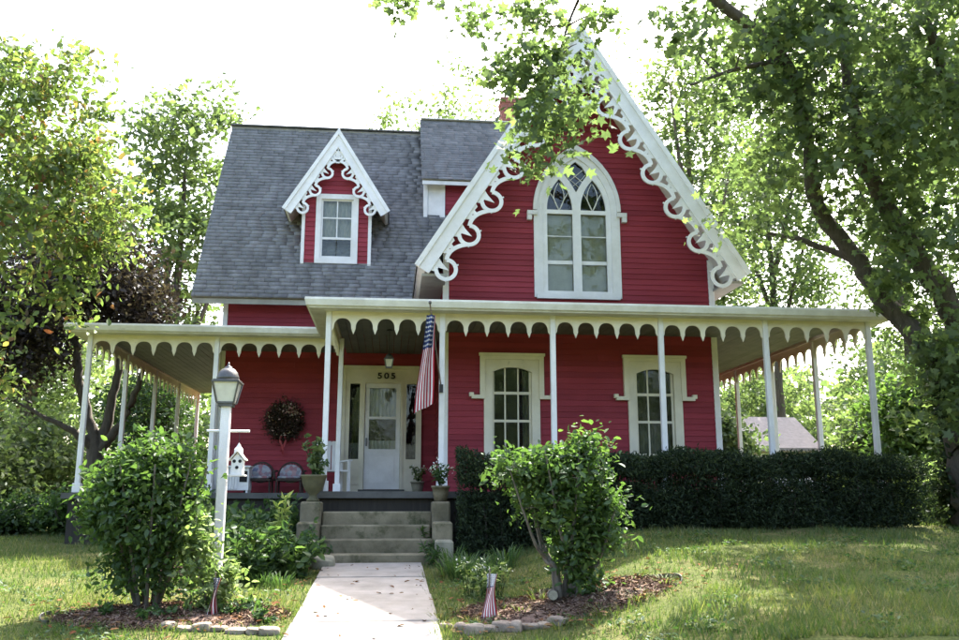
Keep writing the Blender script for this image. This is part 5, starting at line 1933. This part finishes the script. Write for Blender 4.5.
# lantern: tapered glass box, frame bars, hipped cap, finial
def lantern(parent, z0, w0, w1, h, capw, caph, mt):
    m = MB()
    m.box(-w0, w0, -w0, w0, z0, z0 + 0.02)
    for sx in (-1, 1):
        for sy in (-1, 1):
            m.tube([(sx * w0, sy * w0, z0 + 0.01), (sx * w1, sy * w1, z0 + h)], 0.010, 6)
    m.box(-w1 - 0.012, w1 + 0.012, -w1 - 0.012, w1 + 0.012, z0 + h, z0 + h + 0.018)
    m.build('lantern_frame', mt, parent, local=True)
    for k in range(4):
        m = MB()
        a = k * math.pi / 2
        def rp(x, y, z): return (x * math.cos(a) - y * math.sin(a), x * math.sin(a) + y * math.cos(a), z)
        b0, b1 = w0 - 0.008, w1 - 0.008
        m.v = [rp(-b0, -b0, z0 + 0.02), rp(b0, -b0, z0 + 0.02), rp(b1, -b1, z0 + h), rp(-b1, -b1, z0 + h), rp(-b0, -b0 + 0.004, z0 + 0.02), rp(b0, -b0 + 0.004, z0 + 0.02), rp(b1, -b1 + 0.004, z0 + h), rp(-b1, -b1 + 0.004, z0 + h)]
        m.add([(0, 1, 2, 3), (4, 7, 6, 5), (0, 4, 5, 1), (1, 5, 6, 2), (2, 6, 7, 3), (3, 7, 4, 0)], 0)
        m.build('lantern_glass', M['lampglass'], parent, local=True)
    m = MB()
    m.lathe([(capw * 1.5, 0.0), (capw * 1.5, 0.014)], (0, 0, z0 + h + 0.018), 4, True)
    m.lathe([(capw * 0.98, 0.0), (capw * 0.95, caph * 0.2), (capw * 0.80, caph * 0.5), (capw * 0.55, caph * 0.72), (capw * 0.30, caph * 0.80), (capw * 0.30, caph * 0.90), (capw * 0.12, caph * 0.95), (capw * 0.1, caph * 1.05), (0.003, caph * 1.2)], (0, 0, z0 + h + 0.033), 16)
    m.build('lantern_cap', mt, parent, local=True, smooth=True)


lantern(lamp, H, 0.09, 0.135, 0.225, 0.125, max(0.12, ((zt_ - zc) - 0.26) / 1.2), M['bronze'])

bh0 = P3(239, 445, LY)
bird = empty('birdhouse', (bh0[0], LY, P3(239, 478, LY)[2]), 'small white tiered birdhouse hanging from the lamp post crossbar', 'birdhouse')
zt0 = zb_ + lz0 - bird.location.z
m = MB()
m.box(-0.085, 0.085, -0.085, 0.085, 0.02, 0.036)
m.build('base', M['white'], bird, local=True)
m = MB()
m.prism([(-0.06, 0.036), (0.06, 0.036), (0.06, 0.19), (0.0, 0.26), (-0.06, 0.19)], [], lambda u, v, k: Vector((u, -0.06 + 0.12 * k, v)))
m.build('body', M['white'], bird, local=True)
for s in (-1, 1):
    m = MB()
    m.obox((s * 0.045, 0, 0.232), 0.062, 0.085, 0.006, Vector((s * 0.65, 0, -0.76)).normalized(), (0, 1, 0), Vector((0.76 * s, 0, 0.65)).normalized())
    m.build('roof', M['gutter'], bird, local=True)
m = MB()
m.box(-0.04, 0.04, -0.04, 0.04, 0.255, 0.30)
m.lathe([(0.06, 0.30), (0.03, 0.33), (0.004, 0.37)], (0, 0, 0), 4, True)
m.build('cupola', M['white'], bird, local=True)
for x, z in ((0, 0.11), (-0.03, 0.175), (0.03, 0.175)):
    m = MB()
    m.lathe([(0.018, 0), (0.018, 0.004)], (0, 0, 0), 12)
    link_mesh('entrance_hole', m.mesh('entrance_hole', M['dark']), bird, (x, -0.0605, z), rot=(math.pi / 2, 0, 0), local=True)
MB().tube([(0, 0, 0.36), (0, 0, zt0)], 0.003, 5).build('hanging_wire', M['blackiron'], bird, local=True)


# ---- big flag on a staff fixed to the porch post
def flag_mesh(W, Hh, folds, depth, nu=39, nv=28, slant=0.12, canton_v=0.36, canton_u=1.0, gmin=0.55, drift=-0.10):
    """hanging flag: u across the stripes, v down; stripes, canton and stars are separate faces"""
    m = MB()
    def pos(u, v, off=0.0):
        gath = gmin + (1 - gmin) * math.sin(min(1, v * 1.3) * math.pi / 2)
        x = (u - 0.5) * W * gath + drift * v + 0.018 * math.sin(5 * v + 3 * u)
        y = depth * gath * math.sin(2 * math.pi * folds * u + 0.9 * v) - off
        return (x, y, -v * Hh - slant * (1 - u) * v)
    for j in range(nv + 1):
        for i in range(nu + 1):
            m.v.append(pos(i / nu, j / nv))
    for j in range(nv):
        for i in range(nu):
            a = j * (nu + 1) + i
            u, v = (i + 0.5) / nu, (j + 0.5) / nv
            st = int(u * 13)
            m.cur = 2 if (v < canton_v and u < canton_u) else (0 if st % 2 == 0 else 1)
            m.add([(a, a + nu + 1, a + nu + 2, a + 1)], 0)
    m.cur = 1
    for r in range(7):
        for c in range(5):
            u = (c + 0.5 + 0.25 * (r % 2)) / 5.4 * canton_u
            v = canton_v * (r + 0.6) / 7.4
            b = len(m.v)
            rr = 0.085 * W
            for k in range(10):
                q = rr if k % 2 == 0 else rr * 0.42
                t = math.pi / 2 + k * math.pi / 5
                m.v.append(pos(u + q * math.cos(t) / (W * 0.8), v + q * math.sin(t) / Hh, 0.004))
            m.v.append(pos(u, v, 0.005))
            m.add([(k, (k + 1) % 10, 10) for k in range(10)], b)
    return m


fl_top = P3(431, 312, Y1 - 0.45)
flag = empty('flag', (front_posts[1], Y1 - 0.05, 2.9), 'large striped and starred American flag hanging limp from the porch post', 'flag')
sp0 = Vector((front_posts[1] - 0.01, Y1 - 0.05, P3(441, 388, Y1)[2]))
sp1 = Vector((P3(430, 304, Y1 - 0.5)[0], Y1 - 0.5, P3(430, 304, Y1 - 0.5)[2]))
m = MB()
m.tube([sp0, sp1], 0.012, 8)
m.build('staff', M['wood'], flag)
m = MB()
m.lathe([(0.02, 0), (0.026, 0.02), (0.02, 0.045), (0.004, 0.06)], sp1, 10)
m.build('staff_knob', M['bronze'], flag, smooth=True)
MB().box(sp0.x - 0.03, sp0.x + 0.03, sp0.y - 0.03, sp0.y + 0.03, sp0.z - 0.08, sp0.z + 0.05).build('bracket', M['blackiron'], flag)
fm_ = flag_mesh(0.25, P3(430, 316, Y1 - 0.45)[2] - P3(430, 405, Y1 - 0.45)[2], 1.7, 0.06, slant=0.14, canton_v=0.36, canton_u=0.86)
ft_ = P3(431, 315, Y1 - 0.45)
cl = link_mesh('cloth', fm_.mesh('cloth', [M['flagred'], M['flagwhite'], M['flagblue']], smooth=True), flag, ft_)


def small_flag(label, x, Y, top_y, bot_y, furled, seed):
    c = P3(x, bot_y, Y)
    z0 = gz(c[0], Y)
    zt = P3(x, top_y, Y)[2]
    f_ = empty('small_flag', (c[0], Y, z0), label, 'flag')
    m = MB()
    m.tube([(0, 0, -0.05), (0.0, 0, (zt - z0) * 0.5), (0.01, 0, zt - z0)], 0.006, 6)
    m.build('staff', M['wood'], f_, local=True)
    h = 0.42 if not furled else 0.36
    fmm = flag_mesh(0.13 if not furled else 0.08, h, 1.3 if not furled else 2.5, 0.035, 39, 20, 0.10, 0.24, 0.75, 0.8, -0.04)
    link_mesh('cloth', fmm.mesh('cloth', [M['flagred'], M['flagwhite'], M['flagblue']], smooth=True), f_, (0.03, -0.02, zt - z0 - 0.05), local=True)
    return f_


small_flag('small striped flag on a stick in the right bed by the walkway', 489, 8.55, 568, 626, False, 1)
small_flag('small furled red and white flag at the foot of the lamp post', 212, 8.75, 572, 620, True, 2)

# ---- hanging porch lantern
hl = P3(389, 362, 15.6)
pl = empty('porch_lantern', (hl[0], 15.6, P3(389, 368, 15.6)[2]), 'small glass lantern hanging on a chain over the front door', 'lamp')
lantern(pl, 0.0, 0.05, 0.075, 0.15, 0.07, 0.09, M['bronze'])
m = MB()
m.tube([(0, 0, 0.26), (0, 0, 4.0 - pl.location.z)], 0.006, 6)
m.lathe([(0.05, 0), (0.05, 0.015), (0.02, 0.03)], (0, 0, 3.975 - pl.location.z), 12)
m.build('chain', M['blackiron'], pl, local=True)

# ---- wreath on the wall
wc = P3(284, 421, Y3 - 0.10)
wr = empty('wreath', wc, 'dark twig wreath with dried flowers hung on the red wall', 'wreath')
wr.scale = (0.86, 1, 0.9)
g = np.random.default_rng(301)
m = MB()
pts = [(0.33 * math.cos(t), 0, 0.33 * math.sin(t)) for t in np.linspace(0, 2 * math.pi, 33)]
m.tube(pts, 0.055, 8, False)
m.build('twig_ring', M['wicker'], wr, local=True, smooth=True)
N = 5200
t = g.uniform(0, 2 * np.pi, N)
rr = 0.27 + g.normal(size=N) * 0.10
WP = np.stack([rr * np.cos(t), -0.03 + g.normal(size=N) * 0.035, rr * np.sin(t)], 1)
link_mesh('foliage', leaf_mesh('foliage', WP, 0.075, 'long', M['wreathleaf'], g, up=0), wr, local=True)
N = 300
t = np.concatenate([g.normal(0.9, 0.35, N - 90), g.uniform(0, 6.28, 90)])
rr = 0.31 + g.normal(size=N) * 0.06
WP = np.stack([rr * np.cos(t), -0.10 + g.normal(size=N) * 0.02, rr * np.sin(t)], 1)
tag(link_mesh('dried_flowers', leaf_mesh('dried_flowers', WP, 0.05, 'kite', M['wreathflower'], g, up=0), wr, local=True), kind='stuff')
for dx, ln in ((-0.03, 0.36), (0.035, 0.42)):
    m = MB()
    for i in range(9):
        t = i / 8
        x = dx + 0.03 * math.sin(t * 6) * (1 if dx > 0 else -1)
        m.v += [(x - 0.022, -0.09 + 0.02 * math.sin(t * 5), -0.33 - ln * t), (x + 0.022, -0.08 + 0.02 * math.cos(t * 5), -0.33 - ln * t)]
    m.add([(2 * i, 2 * i + 2, 2 * i + 3, 2 * i + 1) for i in range(8)], 0)
    m.build('ribbon', M['ribbon'], wr, local=True)


# ---- two wicker armchairs with flowered cushions on the left porch
def wicker_chair(label, x, y, rz):
    c = empty('wicker_chair', (x, y, ZF), label, 'chair', rz=rz)
    c.scale = (0.88, 0.88, 0.66)
    m = MB()
    m.box(-0.27, 0.27, -0.26, 0.26, 0.34, 0.40)
    m.build('seat', M['wicker'], c, local=True)
    m = MB()
    out = [(0.31 * math.cos(t), 0.42 + 0.50 * math.sin(t)) for t in np.linspace(0, math.pi, 17)]
    inn_ = [(0.27 * math.cos(t), 0.42 + 0.45 * math.sin(t)) for t in np.linspace(math.pi, 0, 17)]
    m.prism(out + inn_, [], lambda u, v, k: Vector((u, 0.24 + 0.05 * k + (v - 0.4) * 0.15, v)))
    for k in range(-4, 5):
        hgt = 0.42 + 0.46 * math.sqrt(max(0, 1 - (k * 0.06 / 0.29) ** 2))
        m.tube([(k * 0.06, 0.26, 0.40), (k * 0.06, 0.265 + (hgt - 0.4) * 0.15, hgt)], 0.010, 5)
    m.build('backrest', M['wicker'], c, local=True)
    for sx in (-1, 1):
        m = MB()
        m.tube([(sx * 0.29, -0.25, 0.34), (sx * 0.31, -0.26, 0.58), (sx * 0.32, -0.05, 0.63), (sx * 0.31, 0.26, 0.64)], 0.028, 8)
        m.build('armrest', M['wicker'], c, local=True, smooth=True)
        for sy in (-1, 1):
            MB().tube([(sx * 0.25, sy * 0.23, 0.36), (sx * 0.26, sy * 0.24, 0.0)], 0.022, 8).build('leg', M['wicker'], c, local=True)
    m = MB()
    m.prism([(0.235 * math.cos(t), 0.56 + 0.27 * math.sin(t)) for t in np.linspace(0, 2 * math.pi, 24)], [], lambda u, v, k: Vector((u, 0.13 + 0.10 * k + (v - 0.4) * 0.12, v)))
    m.build('back_cushion', M['floral'], c, local=True, bevel=0.03)
    MB().box(-0.24, 0.24, -0.25, 0.14, 0.402, 0.48).build('seat_cushion', M['floral'], c, local=True, bevel=0.03)
    return c


wx1_, wx2_ = P3(263, 480, 17.4)[0], P3(287, 480, 17.4)[0]
wicker_chair('dark wicker armchair with flowered cushion, the one below the wreath', wx2_ + 0.05, 17.4, 0.0)
wicker_chair('dark wicker armchair with flowered cushion, next to the white cabinet', wx1_ - 0.08, 17.45, 0.0)

# ---- white slatted cabinet beside the chairs
cx0 = P3(236, 480, 17.2)[0]
cab = empty('porch_cabinet', (cx0, 17.2, ZF), 'low white slatted cabinet with a dark opening on the left porch', 'cabinet')
m = MB()
m.box(-0.26, 0.26, -0.17, 0.20, 0.05, 0.47)
m.build('body', M['white'], cab, local=True)
MB().box(-0.29, 0.29, -0.23, 0.22, 0.471, 0.50).build('top', M['white'], cab, local=True)
for k in range(6):
    MB().box(-0.25 + k * 0.052, -0.25 + k * 0.052 + 0.04, -0.19, -0.171, 0.07, 0.46).build('slat', M['white'], cab, local=True)
MB().box(0.09, 0.23, -0.178, -0.1715, 0.20, 0.40).build('opening', M['dark'], cab, local=True)
for sx in (-1, 1):
    for sy in (-0.14, 0.17):
        MB().box(sx * 0.23 - 0.02, sx * 0.23 + 0.02, sy - 0.02, sy + 0.02, 0.0, 0.049).build('leg', M['white'], cab, local=True)

# ---- white slat-backed chair by the inner post
ax, ay = P3(332, 480, 17.3)[0], 17.3
chr_ = empty('porch_chair', (ax, ay, ZF), 'white slat-backed wooden chair behind the potted plant by the door', 'chair', rz=0.35)
MB().box(-0.24, 0.24, -0.24, 0.22, 0.40, 0.43).build('seat', M['white'], chr_, local=True)
for k in range(5):
    x = -0.19 + k * 0.095
    m = MB()
    m.obox((x, 0.27, 0.72), 0.036, 0.010, 0.28, (1, 0, 0), Vector((0, 0.97, 0.22)).normalized() if False else (0, 1, 0), (0, 0, 1))
    m.build('back_slat', M['white'], chr_, local=True)
MB().box(-0.24, 0.24, 0.282, 0.305, 0.92, 0.985).build('back_rail', M['white'], chr_, local=True)
for sx in (-1, 1):
    MB().box(sx * 0.27 - 0.04, sx * 0.27 + 0.04, -0.28, 0.28, 0.60, 0.625).build('armrest', M['white'], chr_, local=True)
    MB().box(sx * 0.25 - 0.025, sx * 0.25 + 0.025, -0.27, -0.22, 0.0, 0.60).build('leg', M['white'], chr_, local=True)
    MB().box(sx * 0.25 - 0.025, sx * 0.25 + 0.025, 0.22, 0.27, 0.0, 0.60).build('leg', M['white'], chr_, local=True)


# ---- potted plants flanking the steps
def potted(name, label, x, y, z, prof, mt, lm, n, h, spread, size, seed, tmpl='oval', flower=None):
    r = empty(name, (x, y, z), label, 'potted plant')
    m = MB()
    m.lathe(prof, (0, 0, 0), 20)
    m.build('pot', mt, r, local=True, smooth=True)
    g = np.random.default_rng(seed)
    z1 = prof[-1][1]
    paths, LP, LD, tips = [], [], [], []
    for k in range(n):
        a = g.uniform(0, 6.28)
        q = spread * math.sqrt(g.uniform(0.05, 1))
        hh = h * g.uniform(0.55, 1.1)
        p, rr = smooth_path([((0, 0, z1 - 0.03), 0.005), ((q * 0.5 * math.cos(a), q * 0.5 * math.sin(a), z1 + hh * 0.65), 0.004), ((q * math.cos(a), q * math.sin(a), z1 + hh), 0.002)], 4)
        paths.append((p, rr))
        tips.append(p[-1])
        for j in range(12):
            i = int(g.uniform(0.25, 1) * (len(p) - 1))
            LP.append(p[i] + g.normal(size=3) * 0.015)
            b = g.uniform(0, 6.28)
            LD.append([math.cos(b), math.sin(b), 0.2])
    link_mesh('stems', tubes_mesh('stems', paths, M['l_weed'], 4), r, local=True)
    link_mesh('foliage', leaf_mesh('foliage', np.array(LP), size, tmpl, M[lm], g, up=0.5, direction=np.array(LD)), r, local=True)
    if flower:
        FP = np.repeat(np.array(tips), 4, axis=0) + g.normal(size=(len(tips) * 4, 3)) * 0.02
        link_mesh('flowers', leaf_mesh('flowers', FP, 0.04, 'kite', M[flower], g, up=0.4), r, local=True)
    return r


urn = [(0.09, 0.0), (0.10, 0.02), (0.06, 0.06), (0.055, 0.10), (0.12, 0.16), (0.165, 0.27), (0.175, 0.34), (0.195, 0.36), (0.195, 0.385), (0.16, 0.385), (0.15, 0.35)]
potp = P3(322, 485, 13.4)
potted('urn_planter', 'olive urn with a tall bright green plant on the left step block', -1.115, 13.4, 0.98, urn, M['terracotta'], 'l_light', 16, 0.62, 0.26, 0.10, 311)
pot = [(0.09, 0.0), (0.115, 0.12), (0.13, 0.20), (0.14, 0.20), (0.14, 0.23), (0.115, 0.23), (0.11, 0.20)]
potted('flower_pot', 'grey stone pot of small white flowers on the right step block', 0.765, 13.4, 0.98, pot, M['stone'], 'l_weed', 14, 0.34, 0.20, 0.06, 312, flower='l_white')
potted('flower_pot', 'pale pot with trailing flowers on the porch floor right of the door', 0.55, 17.6, ZF, pot, M['palestone'], 'l_pale', 12, 0.30, 0.22, 0.06, 313, flower='l_white')
potted('flower_pot', 'pot of leafy plants on the porch floor left of the steps', -1.35 + 0.25, 13.95, ZF, pot, M['palestone'], 'l_bush', 10, 0.30, 0.18, 0.07, 314)


# ---- stones
def stone(name, label, x, y, sx, sy, sz, mt, seed, group=None, cat='stone', rz=0.0):
    g = np.random.default_rng(seed)
    bm = bmesh.new()
    bmesh.ops.create_icosphere(bm, subdivisions=3, radius=1.0)
    ph = g.uniform(0, 6, 6)
    for v in bm.verts:
        c = v.co
        k = 1 + 0.13 * math.sin(2.3 * c.x + ph[0]) * math.cos(2.9 * c.y + ph[1]) + 0.07 * math.sin(5 * c.z + ph[2] + 3 * c.x) + 0.03 * math.sin(9 * c.y + ph[3])
        c = c * k
        q = 0.55
        v.co = Vector((math.copysign(abs(c.x) ** q, c.x) * sx, math.copysign(abs(c.y) ** q, c.y) * sy, math.copysign(abs(c.z) ** q, c.z) * sz))
    me = bpy.data.meshes.new(name)
    bm.to_mesh(me)
    bm.free()
    me.materials.append(mt)
    o = link_mesh(name, me, None, (x, y, gz(x, y) + sz * 0.55), rot=(g.uniform(-0.08, 0.08), g.uniform(-0.08, 0.08), rz))
    return tag(o, label, cat, group)


sr = random.Random(77)
wl = P3(328, 551, 12.25)
stone('white_boulder', 'rounded pale boulder at the foot of the steps on the left', wl[0] - 0.05, 12.25, 0.15, 0.13, 0.11, M['palestone'], 401)
for k in range(7):
    px = 168 + k * 17
    Y = 8.35 - 0.03 * k + sr.uniform(-0.06, 0.06)
    c = P3(px, 628, Y)
    stone('edging_stone', 'flat tan edging stone along the front of the left mulch bed', c[0], Y, sr.uniform(0.05, 0.10), sr.uniform(0.05, 0.08), sr.uniform(0.022, 0.045), M['rock'], 410 + k, 'edging stones of the left bed', rz=sr.uniform(-0.5, 0.5))
for k in range(9):
    px = 446 + k * 14
    Y = 8.05 + sr.uniform(-0.07, 0.07) + (0.12 if k == 0 else 0)
    c = P3(px, 628, Y)
    stone('edging_stone', 'rough tan edging stone along the front of the right bed', c[0], Y, sr.uniform(0.05, 0.10), sr.uniform(0.05, 0.08), sr.uniform(0.03, 0.06), M['rock'], 430 + k, 'edging stones of the right bed', rz=sr.uniform(-0.5, 0.5))
# curved rubber edging strips of the two beds
def edging(label, cx, cy, rx, ry, a0, a1):
    m = MB()
    pts = []
    for t in np.linspace(a0, a1, 26):
        w = 1 + 0.07 * math.sin(3 * t + cx) + 0.05 * math.sin(5 * t)
        x, y = cx + rx * w * math.cos(t), cy + ry * w * math.sin(t)
        pts.append((x, y, gz(x, y) + 0.035 + 0.012 * math.sin(9 * t)))
    for (x, y, z), q in zip(pts, pts):
        m.v += [(x - 0.006, y - 0.006, z - 0.07), (x - 0.006, y - 0.006, z - 0.006), (x + 0.006, y + 0.006, z - 0.006), (x + 0.006, y + 0.006, z - 0.07)]
    for i in range(len(pts) - 1):
        m.add([(4 * i + a, 4 * i + (a + 1) % 4, 4 * i + 4 + (a + 1) % 4, 4 * i + 4 + a) for a in range(4)], 0)
    o = m.build('bed_edging', M['bronze'])
    return tag(o, label, 'edging')


edging('curved brown edging strip round the back of the left bush bed', -2.0, 8.95, 1.14, 0.68, math.radians(70), math.radians(205))
edging('curved brown edging strip round the right bush bed', 1.72, 8.85, 1.12, 0.74, math.radians(-20), math.radians(95))

# ---- neighbour's pale garage behind the right porch
gc = P3(785, 450, 40)
gar = empty('garage', (gc[0], 41.5, gz(gc[0], 41.5)), 'pale low garage with a light pinkish roof behind the right porch', 'garage')
zr_, ze_ = P3(785, 420, 42)[2], P3(785, 449, 39.5)[2]
x0, x1 = P3(738, 450, 40)[0], P3(818, 450, 40)[0]
gz_ = gz(gc[0], 41)
MB().box(x0 + 0.3, x1 - 0.3, 39.9, 44.6, gz_ - 0.1, ze_).build('wall', M['farwall'], gar)
m = MB()
m.prism([(39.4, ze_ - 0.1), (42.2, zr_), (45.0, ze_ - 0.1), (45.0, ze_ + 0.05), (42.2, zr_ + 0.16), (39.4, ze_ + 0.05)], [], lambda u, v, k: Vector((x0 + (x1 - x0) * k, u, v)))
m.build('roof', M['farroof'], gar)
m = MB()
m.box(gc[0] - 1.2, gc[0] + 1.2, 39.86, 39.899, gz_, gz_ + 2.0)
m.build('door', M['white'], gar)

# ---- street trees across the road, behind the viewer (seen only as reflections in the window glass)
for k, (x, y, h) in enumerate(((-5, -22, 11), (7, -23, 12), (17, -21, 11))):
    b = (x, y, gz(x, y) - 0.05)
    tree('street_tree', ['broad street tree across the road opposite the left porch', 'tall street tree across the road opposite the front door', 'round street tree across the road opposite the right lawn'][k], 'tree', b,
         [[(b, 0.3), ((x, y, b[2] + h * 0.35), 0.22), ((x + 0.3, y, b[2] + h * 0.8), 0.08)]], [((x, y, b[2] + h * 0.6), (4.2, 3.5, h * 0.36))], 120, 60, 0.42, 'l_light', 'kite', 'bark', 500 + k, 0.8, 'street trees across the road')
